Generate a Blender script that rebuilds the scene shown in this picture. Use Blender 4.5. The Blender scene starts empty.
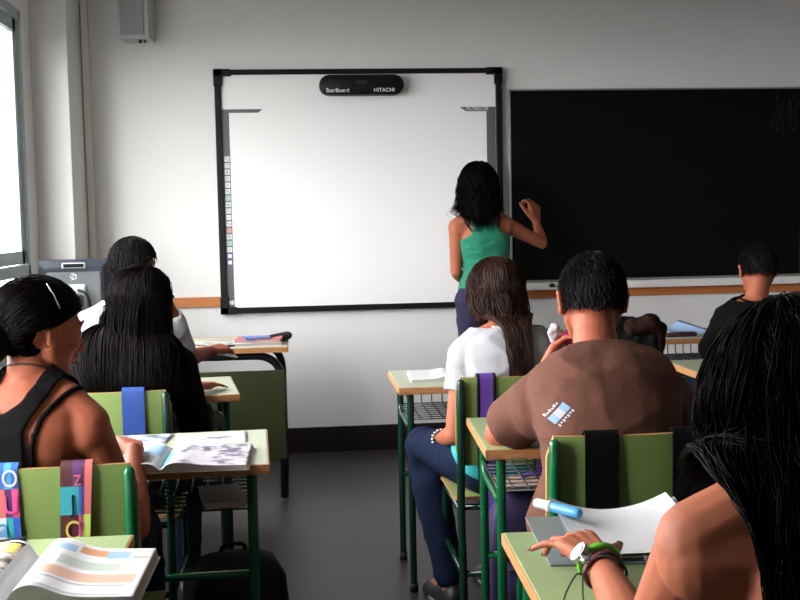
import bpy, bmesh, math, random
import numpy as np
from mathutils import Vector, Matrix, Euler, noise
from mathutils.bvhtree import BVHTree
random.seed(5); RNG = np.random.default_rng(7)
V = Vector; PI = math.pi
scene = bpy.context.scene
COL = scene.collection

# ------------------------------------------------------------------ materials
MATS = {}
def mat(name, col, rough=.5, metal=0., bump=0., bscale=40., var=0., vscale=6., spec=.5, sss=0., stretch=None, col2=None, sheen=0., aniso=0.):
    if name in MATS: return MATS[name]
    m = bpy.data.materials.new(name); m.use_nodes = True
    nt = m.node_tree; b = nt.nodes['Principled BSDF']
    b.inputs['Base Color'].default_value = (*col, 1)
    b.inputs['Roughness'].default_value = rough
    b.inputs['Metallic'].default_value = metal
    b.inputs['Specular IOR Level'].default_value = spec
    if sss:
        b.inputs['Subsurface Weight'].default_value = sss
        b.inputs['Subsurface Radius'].default_value = (.012, .004, .002); b.inputs['Subsurface Scale'].default_value = 1.
    if sheen: b.inputs['Sheen Weight'].default_value = sheen
    if aniso: b.inputs['Anisotropic'].default_value = aniso
    tc = nt.nodes.new('ShaderNodeTexCoord'); src = tc.outputs['Object']
    if stretch:
        mp = nt.nodes.new('ShaderNodeMapping'); mp.inputs['Scale'].default_value = stretch
        nt.links.new(src, mp.inputs['Vector']); src = mp.outputs['Vector']
    if var or col2:
        n = nt.nodes.new('ShaderNodeTexNoise'); n.inputs['Scale'].default_value = vscale; n.inputs['Detail'].default_value = 4
        r = nt.nodes.new('ShaderNodeValToRGB'); r.color_ramp.elements[0].position = .35; r.color_ramp.elements[1].position = .65
        c2 = col2 if col2 else tuple(c*(1-var) for c in col)
        r.color_ramp.elements[0].color = (*c2, 1); r.color_ramp.elements[1].color = (*col, 1)
        nt.links.new(src, n.inputs['Vector']); nt.links.new(n.outputs['Fac'], r.inputs['Fac']); nt.links.new(r.outputs['Color'], b.inputs['Base Color'])
    if bump:
        n = nt.nodes.new('ShaderNodeTexNoise'); n.inputs['Scale'].default_value = bscale; n.inputs['Detail'].default_value = 3
        bp = nt.nodes.new('ShaderNodeBump'); bp.inputs['Strength'].default_value = bump; bp.inputs['Distance'].default_value = .01
        nt.links.new(src, n.inputs['Vector']); nt.links.new(n.outputs['Fac'], bp.inputs['Height']); nt.links.new(bp.outputs['Normal'], b.inputs['Normal'])
    MATS[name] = m
    return m

M_wall = mat('painted_wall', (.70, .69, .69), .65, bump=.06, bscale=120)
M_ceil = mat('ceiling_paint', (.80, .78, .77), .8)
M_dim = mat('low_bounce_wall_grey', (.42, .41, .41), .8)  # unseen walls made darker to cut bounced light in the room
M_floor = mat('terrazzo_floor', (.043, .033, .037), .42, col2=(.028, .021, .025), vscale=90, bump=.02, bscale=200)
M_dado = mat('beech_rail', (0.4960, 0.1674, 0.0450), .45, col2=(.42, .13, .03), vscale=9, stretch=(.6, 8, 22))
M_base = mat('dark_baseboard', (0.0110, 0.0070, 0.0065), .4)
M_alu = mat('grey_aluminium', (0.3080, 0.3640, 0.3780), .45, metal=.25)
M_trunk = mat('pale_trunking', (.78, .77, .73), .5)
M_black = mat('black_plastic', (.005, .005, .006), .45, spec=.2)
M_blackm = mat('black_metal', (.010, .010, .012), .35, metal=.2)
M_wb = mat('whiteboard_film', (.80, .79, .80), .35)
M_wbgrey = mat('grey_printed_band', (.09, .095, .11), .45)
M_ico = mat('pale_icon_print', (.62, .66, .66), .5)
M_icob = mat('blue_icon_print', (.10, .12, .42), .5)
M_icor = mat('red_icon_print', (.6, .25, .22), .5)
M_icog = mat('green_icon_print', (.35, .55, .42), .5)
M_ink = mat('dark_print', (.03, .03, .035), .6)
M_wtext = mat('white_print', (.85, .85, .85), .5)
M_chalk = mat('chalkboard_green', (.0016, .0028, .0022), .7, spec=.10, var=.3, vscale=3)
M_chalkf = mat('chalkboard_frame', (.30, .31, .30), .4, metal=.6)
M_ledge = mat('pale_ledge', (.66, .64, .62), .4)
M_spk = mat('grey_speaker_case', (.42, .43, .44), .5)
M_grille = mat('speaker_grille', (0.2700, 0.2835, 0.2970), .6, bump=.3, bscale=400)
M_lamp = mat('greyish_green_laminate', (.36, .40, .29), .34, var=.06, vscale=30)
M_lam = mat('pale_green_laminate', (.28, .37, .175), .34, var=.06, vscale=30)
M_lam2 = mat('green_laminate', (.225, .335, .105), .36, var=.06, vscale=30)
M_edge = mat('beech_edge', (.50, .24, .095), .5, col2=(.38, .16, .055), vscale=12, stretch=(3, 3, 30))
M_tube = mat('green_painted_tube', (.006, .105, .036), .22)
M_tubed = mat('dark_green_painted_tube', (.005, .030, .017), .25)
M_wire = mat('shade_darkened_wire', (.006, .009, .008), .5)  # colour darkened to hold the shade under the tabletop
M_foot = mat('black_rubber', (.012, .012, .012), .6)
M_panel = mat('shade_darkened_panel', (0.0297, 0.0403, 0.0105), .5, var=.1)  # like the chair green, with the panel's shade put into the base colour
M_board = mat('chair_board_green', (.20, .295, .085), .38, var=.08, vscale=10)
M_ply = mat('beech_ply', (.30, .34, .13), .4)
M_tabletop = mat('teacher_table_top', (.50, .46, .36), .4)
M_skin = mat('skin', (0.3730, 0.1170, 0.0595), .6, spec=.3, sss=.12, bump=.03, bscale=260, var=.1, vscale=14)
M_skin2 = mat('tanned_skin', (0.3641, 0.1024, 0.0528), .6, spec=.3, sss=.12, bump=.03, bscale=260, var=.1, vscale=14)
M_hairk = mat('black_hair', (.005, .004, .004), .5, spec=.14)
M_hairb = mat('dark_brown_hair', (0.0022, 0.0010, 0.0009), .5, spec=.06)
M_hairr = mat('warm_brown_hair', (.030, .012, .008), .45, spec=.13)
M_teal = mat('emerald_cotton', (0.0065, 0.1788, 0.1008), .8, bump=.15, bscale=60, sheen=.1)
M_tealdk = mat('dark_trim', (.010, .016, .016), .8)
M_purple = mat('indigo_cotton', (0.0105, 0.0075, 0.0390), .85, bump=.2, bscale=50)
M_white = mat('white_cotton', (0.3427, 0.3427, 0.3624), .9, bump=.2, bscale=45)
M_whiteg = mat('light_grey_cotton', (.50, .52, .53), .9, bump=.2, bscale=45)
M_bcot = mat('black_cotton', (0.0035, 0.0030, 0.0035), .9, bump=.2, bscale=45, spec=.1)
M_brown = mat('brown_cotton', (0.1144, 0.0479, 0.0322), .9, bump=.25, bscale=40, var=.1, vscale=12, spec=.2)
M_navy = mat('navy_denim', (.008, .014, .038), .9, spec=.12, bump=.2, bscale=90)
M_shoe = mat('dark_shoe', (.012, .011, .012), .5)
M_sole = mat('shoe_sole', (.25, .24, .22), .6)
M_turq = mat('turquoise_jersey', (.03, .42, .44), .85, bump=.2, bscale=50)
M_paper = mat('white_paper', (0.5741, 0.5741, 0.5814), .7)
M_paperg = mat('cream_paper', (0.4624, 0.4488, 0.4080), .7)
M_pedge = mat('page_edges', (0.3740, 0.3604, 0.3332), .8, col2=(.36, .34, .31), vscale=30, stretch=(1, 1, 50))
M_purpst = mat('violet_webbing', (.115, .045, .33), .7, bump=.2, bscale=300)
M_bluest = mat('blue_webbing', (0.0060, 0.0475, 0.2400), .7, bump=.2, bscale=300)
M_pack = mat('black_nylon', (.003, .003, .0036), .75, spec=.12, bump=.2, bscale=80)
M_ppack = mat('purple_nylon', (.034, .020, .085), .65, bump=.3, bscale=25, var=.4, vscale=20)
M_bpack = mat('blue_nylon', (.008, .03, .14), .65, bump=.3, bscale=25)
M_red = mat('red_plastic', (.42, .02, .02), .4)
M_blue = mat('blue_plastic', (.03, .12, .45), .35)
M_cyan = mat('sky_blue_plastic', (.08, .33, .62), .3)
M_orange = mat('orange_print', (0.5184, 0.2376, 0.1152), .6)
M_peach = mat('peach_print', (0.5328, 0.3312, 0.2448), .6)
M_lblue = mat('light_blue_print', (0.2448, 0.3744, 0.5184), .6)
M_lgreen = mat('pale_green_print', (0.3744, 0.4320, 0.3744), .6)
M_lgrey = mat('grey_print', (0.3312, 0.3384, 0.3528), .6)
M_yell = mat('yellow_print', (.62, .50, .08), .6)
M_pink = mat('pink_print', (.62, .07, .25), .6)
M_mag = mat('magenta_cloth', (.50, .02, .14), .8)
M_lime = mat('lime_print', (.42, .58, .10), .6)
M_cy2 = mat('teal_print', (.03, .33, .38), .6)
M_dkred = mat('maroon_print', (.07, .012, .018), .6)
M_dkpur = mat('plum_print', (.09, .02, .12), .6)
M_coral = mat('coral_print', (.55, .13, .12), .6)
M_eyew = mat('eye_white', (.7, .68, .65), .2)
M_iris = mat('brown_iris', (.05, .02, .01), .2)
M_nail = mat('dark_nail_polish', (.012, .006, .016), .15)
M_green = mat('lime_rubber', (.12, .52, .03), .4)
M_silver = mat('silver_metal', (.65, .65, .66), .25, metal=.9)
M_cord = mat('dark_cord', (.03, .035, .02), .8)
M_plaid = mat('brown_plaid_lining', (.032, .011, .008), .9, spec=.1, col2=(.008, .005, .004), vscale=25)
M_bind = mat('grey_plastic_binder', (.16, .185, .18), .35)
M_moncase = mat('grey_monitor_case', (0.1265, 0.1320, 0.1430), .45, metal=.2)
M_monrim = mat('navy_grey_bezel', (0.0180, 0.0220, 0.0340), .35)
M_lip = mat('lips', (.36, .10, .085), .45)
def photo_mat(name, a, b, c, scale):
    m = mat(name, a, .55, col2=b, vscale=scale)
    nt = m.node_tree
    r = [n for n in nt.nodes if n.type == 'VALTORGB'][0]
    e = r.color_ramp.elements.new(.5); e.color = (*c, 1)
    r.color_ramp.elements[0].position = .38; r.color_ramp.elements[2].position = .60
    return m
M_pic1 = photo_mat('blue_grey_landscape_print', (.50, .50, .55), (.05, .07, .11), (.28, .31, .38), 22)
M_pic2 = photo_mat('faded_collage_print', (.56, .54, .58), (.11, .10, .16), (.48, .46, .51), 30)
M_pic3 = photo_mat('sketch_print', (.60, .55, .50), (.05, .05, .06), (.35, .30, .22), 30)

def glass_mat(tint=(.97, .975, .975), name='window_glass'):
    m = bpy.data.materials.new(name); m.use_nodes = True; nt = m.node_tree
    nt.nodes.remove(nt.nodes['Principled BSDF']); o = nt.nodes['Material Output']
    t = nt.nodes.new('ShaderNodeBsdfTransparent'); t.inputs[0].default_value = (*tint, 1)
    g = nt.nodes.new('ShaderNodeBsdfGlossy'); g.inputs['Roughness'].default_value = .03
    f = nt.nodes.new('ShaderNodeFresnel'); f.inputs['IOR'].default_value = 1.4
    mx = nt.nodes.new('ShaderNodeMixShader')
    ge = nt.nodes.new('ShaderNodeNewGeometry'); mu = nt.nodes.new('ShaderNodeMath'); mu.operation = 'SUBTRACT'; mu.use_clamp = True
    nt.links.new(f.outputs[0], mu.inputs[0]); nt.links.new(ge.outputs['Backfacing'], mu.inputs[1]); nt.links.new(mu.outputs[0], mx.inputs[0]); nt.links.new(t.outputs[0], mx.inputs[1]); nt.links.new(g.outputs[0], mx.inputs[2]); nt.links.new(mx.outputs[0], o.inputs['Surface'])
    return m
M_glass = glass_mat()
M_glasst = glass_mat((.76, .785, .775), 'blind_dimmed_window_glass')  # tint added to dim the first window's light, in place of a translucent blind

# ------------------------------------------------------------------ objects
def thing(name, label, cat, loc=(0, 0, 0), rotz=0., group=None):
    o = bpy.data.objects.new(name, None); COL.objects.link(o); o.empty_display_size = .05
    o.location = loc; o.rotation_euler = (0, 0, rotz); tag(o, label, cat, group); return o
def tag(o, label=None, cat=None, group=None):
    if label: o['label'] = label
    if cat: o['category'] = cat
    if group: o['group'] = group
    return o
def obj(name, bm, mats, parent=None, smooth=False, loc=None, world=False, autosmooth=None):
    """links one mesh object; world=True: bm is in world coordinates and is moved into the parent's frame"""
    me = bm if isinstance(bm, bpy.types.Mesh) else None
    if me is None:
        me = bpy.data.meshes.new(name)
        bmesh.ops.recalc_face_normals(bm, faces=bm.faces); bm.to_mesh(me); bm.free()
    for m in (mats if isinstance(mats, (list, tuple)) else [mats]): me.materials.append(m)
    if world:
        src = parent
        if parent is not None:
            Mx = Matrix.Translation(parent.location) @ parent.rotation_euler.to_matrix().to_4x4()
            p = parent.parent
            while p is not None:
                Mx = Matrix.Translation(p.location) @ p.rotation_euler.to_matrix().to_4x4() @ Mx; p = p.parent
            me.transform(Mx.inverted())
        elif loc is not None: me.transform(Matrix.Translation(-V(loc)))
    if smooth:
        me.polygons.foreach_set('use_smooth', [True]*len(me.polygons))
        if autosmooth: me.set_sharp_from_angle(angle=autosmooth)
    o = bpy.data.objects.new(name, me); COL.objects.link(o); o.parent = parent
    if loc is not None: o.location = loc
    return o
def struct(name, bm, mats, parent=None, **k):
    o = obj(name, bm, mats, parent, **k)
    if parent is None: o['kind'] = 'structure'
    return o
def dup(root, loc, rotz, label, group=None):
    r = root.copy(); COL.objects.link(r); r.location = loc; r.rotation_euler = (0, 0, rotz); r['label'] = label
    if group: r['group'] = group
    elif 'group' in r: del r['group']
    for ch in list(root.children):
        c = ch.copy(); COL.objects.link(c); c.parent = r
        for g in ch.children:
            d = g.copy(); COL.objects.link(d); d.parent = c
    return r

def NB(): return bmesh.new()
def box(bm, c, s, rot=None, bev=0., mi=0):
    b = bmesh.new(); bmesh.ops.create_cube(b, size=1.)
    for v in b.verts: v.co = V((v.co.x*s[0], v.co.y*s[1], v.co.z*s[2]))
    if bev: bmesh.ops.bevel(b, geom=b.edges[:], offset=bev, segments=2, affect='EDGES', profile=.5)
    Mx = Matrix.Translation(V(c)) @ (rot.to_matrix().to_4x4() if isinstance(rot, Euler) else (rot if rot else Matrix.Identity(4)))
    merge(bm, b, Mx, mi); return bm
def merge(bm, b, Mx=None, mi=None):
    if Mx is not None: b.transform(Mx)
    vs = {}
    for v in b.verts: vs[v.index if False else v] = bm.verts.new(v.co)
    for f in b.faces:
        try: nf = bm.faces.new([vs[v] for v in f.verts])
        except ValueError: continue
        nf.material_index = f.material_index if mi is None else mi; nf.smooth = f.smooth
    b.free()
def bb(x0, x1, y0, y1, z0, z1, bev=0., bm=None, mi=0):
    bm = bm or NB(); return box(bm, ((x0+x1)/2, (y0+y1)/2, (z0+z1)/2), (x1-x0, y1-y0, z1-z0), None, bev, mi)
def rings(bm, RR, closed_ends=True, mi=0):
    """RR: list of rings (lists of points, all same length)"""
    n = len(RR[0]); vv = [[bm.verts.new(p) for p in r] for r in RR]
    for a, b in zip(vv[:-1], vv[1:]):
        for i in range(n):
            f = bm.faces.new((a[i], a[(i+1) % n], b[(i+1) % n], b[i])); f.material_index = mi; f.smooth = True
    if closed_ends:
        for r, s in ((vv[0], -1), (vv[-1], 1)):
            c = V((0, 0, 0))
            for v in r: c += v.co
            c = bm.verts.new(c/n)
            for i in range(n):
                f = bm.faces.new((r[(i+1) % n], r[i], c) if s < 0 else (r[i], r[(i+1) % n], c)); f.material_index = mi; f.smooth = True
    return bm
def frames(pts):
    pts = [V(p) for p in pts]; T = []
    for i in range(len(pts)):
        a = pts[max(i-1, 0)]; b = pts[min(i+1, len(pts)-1)]; t = (b-a)
        T.append(t.normalized() if t.length > 1e-9 else V((0, 0, 1)))
    u = T[0].orthogonal().normalized(); out = []
    for t in T:
        u = (u - t*u.dot(t)); u = u.normalized() if u.length > 1e-6 else t.orthogonal().normalized()
        out.append((t, u, t.cross(u)))
    return pts, out
def tube(bm, pts, r, seg=10, round_ends=False, mi=0):
    pts, fr = frames(pts); rs = r if isinstance(r, (list, tuple)) else [r]*len(pts); RR = []
    def ring(c, u, w, rad): return [c + (u*math.cos(2*PI*k/seg)+w*math.sin(2*PI*k/seg))*rad for k in range(seg)]
    if round_ends:
        t, u, w = fr[0]
        for a in (80, 55, 28): RR.append(ring(pts[0]-t*rs[0]*math.sin(math.radians(a)), u, w, rs[0]*math.cos(math.radians(a))))
    for p, (t, u, w), q in zip(pts, fr, rs): RR.append(ring(p, u, w, q))
    if round_ends:
        t, u, w = fr[-1]
        for a in (28, 55, 80): RR.append(ring(pts[-1]+t*rs[-1]*math.sin(math.radians(a)), u, w, rs[-1]*math.cos(math.radians(a))))
    return rings(bm, RR, True, mi)
def fillet(pts, r, n=5):
    pts = [V(p) for p in pts]; out = [pts[0]]
    for a, b, c in zip(pts[:-2], pts[1:-1], pts[2:]):
        d1 = (a-b); d2 = (c-b); l = min(r, d1.length*.49, d2.length*.49); p = b+d1.normalized()*l; q = b+d2.normalized()*l
        for i in range(n+1):
            s = i/n; out.append(p*(1-s)**2 + b*2*s*(1-s) + q*s*s)
    out.append(pts[-1]); return out
def catmull(pts, n=6):
    pts = [V(p) for p in pts]; P = [pts[0]*2-pts[1]] + pts + [pts[-1]*2-pts[-2]]; out = []
    for i in range(1, len(P)-2):
        for k in range(n):
            t = k/n; a, b, c, d = P[i-1:i+3]
            out.append(.5*((2*b)+(c-a)*t+(2*a-5*b+4*c-d)*t*t+(3*b-a-3*c+d)*t**3))
    out.append(pts[-1]); return out
def lerpf(xs, ys, x):
    return float(np.interp(x, xs, ys))
def ell(bm, c, r, R=None, seg=20, rg=14, mi=0):
    b = bmesh.new(); bmesh.ops.create_uvsphere(b, u_segments=seg, v_segments=rg, radius=1.)
    Mx = Matrix.Translation(V(c)) @ (R.to_4x4() if R is not None else Matrix.Identity(4)) @ Matrix.Diagonal((*r, 1))
    for f in b.faces: f.smooth = True
    merge(bm, b, Mx, mi)
def text_mesh(s, size, extrude=.0006, align='CENTER'):
    c = bpy.data.curves.new('lettering', 'FONT'); c.body = s; c.size = size; c.extrude = extrude; c.align_x = align; c.align_y = 'CENTER'
    o = bpy.data.objects.new('lettering', c); COL.objects.link(o)
    dg = bpy.context.evaluated_depsgraph_get(); me = bpy.data.meshes.new_from_object(o.evaluated_get(dg)); bpy.data.objects.remove(o)
    me.materials.clear(); return me
def text_obj(s, size, Mx, m, parent, name='lettering', sx=1.):
    me = text_mesh(s, size); me.transform(Mx @ Matrix.Diagonal((sx, 1, 1, 1))); return obj(name, me, m, parent)
FRONT = Matrix.Rotation(PI/2, 4, 'X')          # lettering facing the class (-Y)

# ------------------------------------------------------------------ the room
YW, XL, XR, YB, ZC = 6.315, -1.328, 4.7, -3.2, 2.66
struct('floor', bb(XL-.3, XR+.2, YB-.2, YW+.2, -.1, 0), M_floor)
struct('ceiling', bb(XL-.3, XR+.2, YB-.2, YW+.2, ZC, ZC+.1), M_ceil)
struct('wall_back', bb(XL-.06, XR+.2, YW, YW+.2, 0, ZC), M_wall)
struct('wall_right', bb(XR, XR+.2, YB, YW, 0, ZC), M_dim)
struct('wall_front', bb(XL-.06, XR+.2, YB-.2, YB, 0, ZC), M_dim)
struct('trim_1', bb(XL, -1.143, 5.92, YW, 0, ZC, .004), M_wall)                 # boxed corner column
bm = bb(-1.139, -1.098, YW-.022, YW, 0, ZC, .004); bb(-1.096, -1.092, YW-.012, YW, 0, ZC, bm=bm)
struct('trim_2', bm, M_trunk)
bm = bb(-1.09, XR, YW-.018, YW, .856, .914, .003)
rail = struct('trim_3', bm, M_dado)
struct('baseboard_back', bb(-1.09, XR, YW-.014, YW, 0, .144, .003), M_base)
struct('trim_4', bb(-1.143, XR, YW-.03, YW, 2.575, 2.60, .004), M_trunk)
WZ0, WZ1, WZM = .80, 2.40, 1.086
wins = [(4.30, 5.70), (2.62, 4.02), (1.34, 2.34)]
bm = NB()
bb(XL-.06, XL, YB, YW, 0, WZ0, bm=bm); bb(XL-.06, XL, YB, YW, WZ1, ZC, bm=bm)
ys = [YW] + [v for w in wins for v in (w[1], w[0])] + [YB]
for a, b in zip(ys[0::2], ys[1::2]): bb(XL-.06, XL, b, a, WZ0, WZ1, bm=bm)
struct('wall_left', bm, M_wall)
for i, (a, b) in enumerate(wins):
    fr = NB(); x0, x1 = XL-.045, XL+.006
    def bar(y0, y1, z0, z1, t0=x0, t1=x1): bb(t0, t1, y0, y1, z0, z1, .003, fr)
    bar(a, b, WZ1-.045, WZ1); bar(a, b, WZ0, WZ0+.04); bar(a, b, WZM, WZM+.055)
    bar(a, a+.045, WZ0, WZ1); bar(b-.045, b, WZ0, WZ1)
    mid = (a+b)/2
    bar(mid-.025, mid+.025, WZM, WZ1)
    for (p, q) in ((a+.05, mid-.02), (mid+.02, b-.05)):       # sash frames
        o0, o1 = XL-.038, XL-.008
        bar(p, q, WZ1-.115, WZ1-.05, o0, o1); bar(p, q, WZM+.06, WZM+.125, o0, o1)
        bar(p, p+.06, WZM+.06, WZ1-.05, o0, o1); bar(q-.06, q, WZM+.06, WZ1-.05, o0, o1)
    w = struct('window_%d' % (i+1), fr, M_alu)
    g = bb(XL-.024, XL-.020, a+.04, b-.04, WZM+.05, WZ1-.04); obj('glass_pane', g, M_glasst if i == 0 else M_glass, w)
    g = bb(XL-.024, XL-.020, a+.04, b-.04, WZ0+.03, WZM+.01); obj('glass_pane', g, M_glasst if i == 0 else M_glass, w)
    h = NB(); box(h, (XL-.004, mid+.05, 1.6), (.014, .022, .11), None, .004); box(h, (XL+.012, mid+.05, 1.63), (.02, .016, .016), None, .003); box(h, (XL+.024, mid+.05, 1.58), (.012, .018, .11), None, .004)
    obj('window_handle', h, M_alu, w)

# ------------------------------------------------------------------ interactive whiteboard
t = thing('interactive_whiteboard', 'large white interactive whiteboard in a black frame on the wall', 'whiteboard', (.39, YW, .815))
X0, X1, Z0, Z1 = -.423, 1.212, .815, 2.187
fx = lambda x: x-.39
fz = lambda z: z-.815
bm = NB()
for (a, b, c, d) in ((X0+.004, X0+.04, Z0, Z1), (X1-.04, X1-.004, Z0, Z1)): bb(fx(a), fx(b), -.045, -.004, fz(c), fz(d), .004, bm)
for (c, d) in ((Z0+.003, Z0+.035), (Z1-.032, Z1-.003)): bb(fx(X0), fx(X1), -.045, -.004, fz(c), fz(d), .004, bm)
obj('frame', bm, M_black, t)
for (cx, sx) in ((X0, 1), (X1, -1)):
    for (cz, sz) in ((Z0, 1), (Z1, -1)):
        bm = NB(); a, b = sorted((cx, cx+sx*.048)); c, d = sorted((cz, cz+sz*.095)); bb(fx(a), fx(b), -.05, -.003, fz(c), fz(d), .004, bm)
        a, b = sorted((cx, cx+sx*.095)); c, d = sorted((cz, cz+sz*.040)); bb(fx(a), fx(b), -.05, -.003, fz(c), fz(d), .004, bm)
        obj('corner_cap', bm, M_black, t)
sf = obj('writing_surface', bb(fx(X0+.03), fx(X1-.03), -.030, -.006, fz(Z0+.028), fz(Z1-.028)), M_wb, t)
def band(pts, y=-.0312, m=M_wbgrey, name='printed_band', par=None):
    bm = NB(); a = [bm.verts.new((fx(x), y, fz(z))) for x, z in pts]; b = [bm.verts.new((fx(x), y+.001, fz(z))) for x, z in pts]; n = len(a)
    bm.faces.new(a); bm.faces.new(b[::-1])
    for i in range(n): bm.faces.new((a[i], a[(i+1) % n], b[(i+1) % n], b[i]))
    return obj(name, bm, m, par or t)
bz = 1.965
bl = band([(-.380, Z0+.035), (-.343, Z0+.035), (-.343, bz-.02), (-.385+.205, bz-.02), (-.385+.23, bz), (-.380, bz)])
br = band([(1.170, Z0+.035), (1.118, Z0+.035), (1.118, bz-.024), (1.0, bz-.024), (.965, bz), (1.170, bz)])
text_obj('FX-TRIO-77E', .024, Matrix.Translation((fx(1.065), -.0318, fz(bz-.012))) @ FRONT, M_wtext, br, 'model_lettering', .95)
zz = 1.688
for k in range(17):
    z = zz-.0363*k; m = M_icob if k >= 15 else (M_icor if k == 11 else (M_icog if k in (13, 6) else M_ico))
    bm = NB(); bb(fx(-.3615)-.0145, fx(-.3615)+.0145, -.0322, -.0310, fz(z)-.0145, fz(z)+.0145, 0, bm)
    c = (fx(-.3615), fz(z)); kk = k % 5
    def sm(x0, x1, z0, z1): bb(c[0]+x0, c[0]+x1, -.0326, -.0320, c[1]+z0, c[1]+z1, 0, bm, 1)
    if kk == 0: sm(-.009, -.002, -.002, .009); sm(.001, .009, -.009, .003)
    elif kk == 1: sm(-.009, .009, .004, .008); sm(-.009, .009, -.008, -.004)
    elif kk == 2: sm(-.003, .003, -.009, .009); sm(-.009, .009, -.003, .003)
    elif kk == 3: sm(-.008, .008, -.008, -.005); sm(-.008, -.005, -.005, .008); sm(.005, .008, -.005, .008); sm(-.005, .005, .005, .008)
    else: sm(-.004, .004, -.004, .004)
    if k >= 15:
        bb(c[0]-.010, c[0]+.010, -.0325, -.0319, c[1]-.010, c[1]+.010, 0, bm, 2); sm(-.004, .004, -.004, .004)
    obj('toolbar_icon', bm, [m, M_lgrey if k < 15 else M_wtext, M_icob if k < 15 else M_wtext], bl)
bm = NB(); bb(fx(-.378), fx(-.346), -.034, -.0305, fz(.868), fz(.892), .001, bm); obj('round_logo', bm, M_ico, bl)
# sensor bar (pill shape)
def pill(w, h, d, n=12, bev=.004):
    bm = NB(); out = []
    for s in (1, -1):
        for k in range(n+1):
            a = -PI/2+PI*k/n if s > 0 else PI/2+PI*k/n
            out.append(((w/2-h/2)*s+math.cos(a)*h/2, math.sin(a)*h/2))
    RR = [[V((x*(1-q/w*2), -y, z*(1-q/h*2))) for x, z in out] for y, q in ((0, 0), (d-.006, 0), (d-.002, .003), (d, .007))]
    return rings(bm, RR)
sb = obj('sensor_bar', pill(.475, .112, .075), M_black, t, loc=(fx(.402), -.03, fz(2.088)), smooth=True, autosmooth=.6)
text_obj('StarBoard', .032, Matrix.Translation((-.135, -.0762, -.032)) @ FRONT, M_wtext, sb)
text_obj('HITACHI', .030, Matrix.Translation((.125, -.0762, -.032)) @ FRONT, M_wtext, sb)
bm = NB(); bb(-.03, .03, -.0775, -.07, .005, .022, .003, bm); obj('camera_window', bm, M_foot, sb)

# ------------------------------------------------------------------ chalkboard
t = thing('chalkboard', 'long dark green chalkboard with a thin grey frame on the wall', 'chalkboard', (2.14, YW, .95))
bm = NB(); bb(-.885, .885, -.022, -.004, .012, 1.106, .002, bm); obj('board_panel', bm, M_chalk, t)
bm = NB(); bb(-.892, -.880, -.03, -.003, .0, 1.113, .002, bm); bb(.858, .866, -.026, -.02, .0, 1.11, .001, bm); bb(.880, .892, -.03, -.003, .0, 1.113, .002, bm); bb(-.892, .892, -.03, -.003, 1.103, 1.113, .002, bm); bb(-.892, .892, -.032, -.003, 0, .013, .002, bm)
obj('frame', bm, M_chalkf, t)
bm = NB(); bb(-.892, .892, -.028, -.003, -.034, -.001, .002, bm); bb(-.892, .892, -.075, -.003, -.042, -.034, .002, bm); bb(-.892, .892, -.078, -.072, -.042, -.028, .001, bm)
obj('chalk_ledge', bm, M_ledge, t)
bm = NB()                                        # chalk squiggles drawn in the upper right corner
for k in range(5):
    x = .70+.035*k; tube(bm, [(x+random.uniform(-.03, .03), -.0225, 1.06-.055*j+random.uniform(-.02, .02)) for j in range(5)], .0013, 5)
obj('chalk_marks', bm, mat('faint_chalk', (.014, .018, .016), .9), t)
bm = NB(); box(bm, (0, 0, .011), (.03, .03, .022), None, .005); bb(-.01, .01, -.01, .01, .022, .028, .003, bm)
tag(obj('chalk_eraser', bm, M_foot, loc=(1.487, YW-.048, .950-.034)), 'small black eraser on the pale chalkboard ledge', 'eraser')

# ------------------------------------------------------------------ wall speaker
t = thing('wall_speaker', 'grey box loudspeaker fixed high on the wall left of the whiteboard', 'speaker', (-.822, YW, 2.33), 0)
R_ = Euler((0, 0, math.radians(-6)))
bm = NB(); box(bm, (0, -.115, .14), (.165, .15, .275), R_, .006); c_ = obj('cabinet', bm, M_spk, t)
bm = NB(); box(bm, (-.014, -.192, .145), (.128, .012, .245), R_, .004); obj('grille', bm, M_grille, t)
obj('bracket', bb(-.03, .03, -.04, 0, .07, .2, .004), M_spk, t)
for xx, r_ in ((.02, .009), (.045, .006)): bm = NB(); tube(bm, [(xx, -.15, -.010), (xx, -.1, .01)], r_, 8, True); obj('cable_plug', bm, M_foot, c_)

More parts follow.
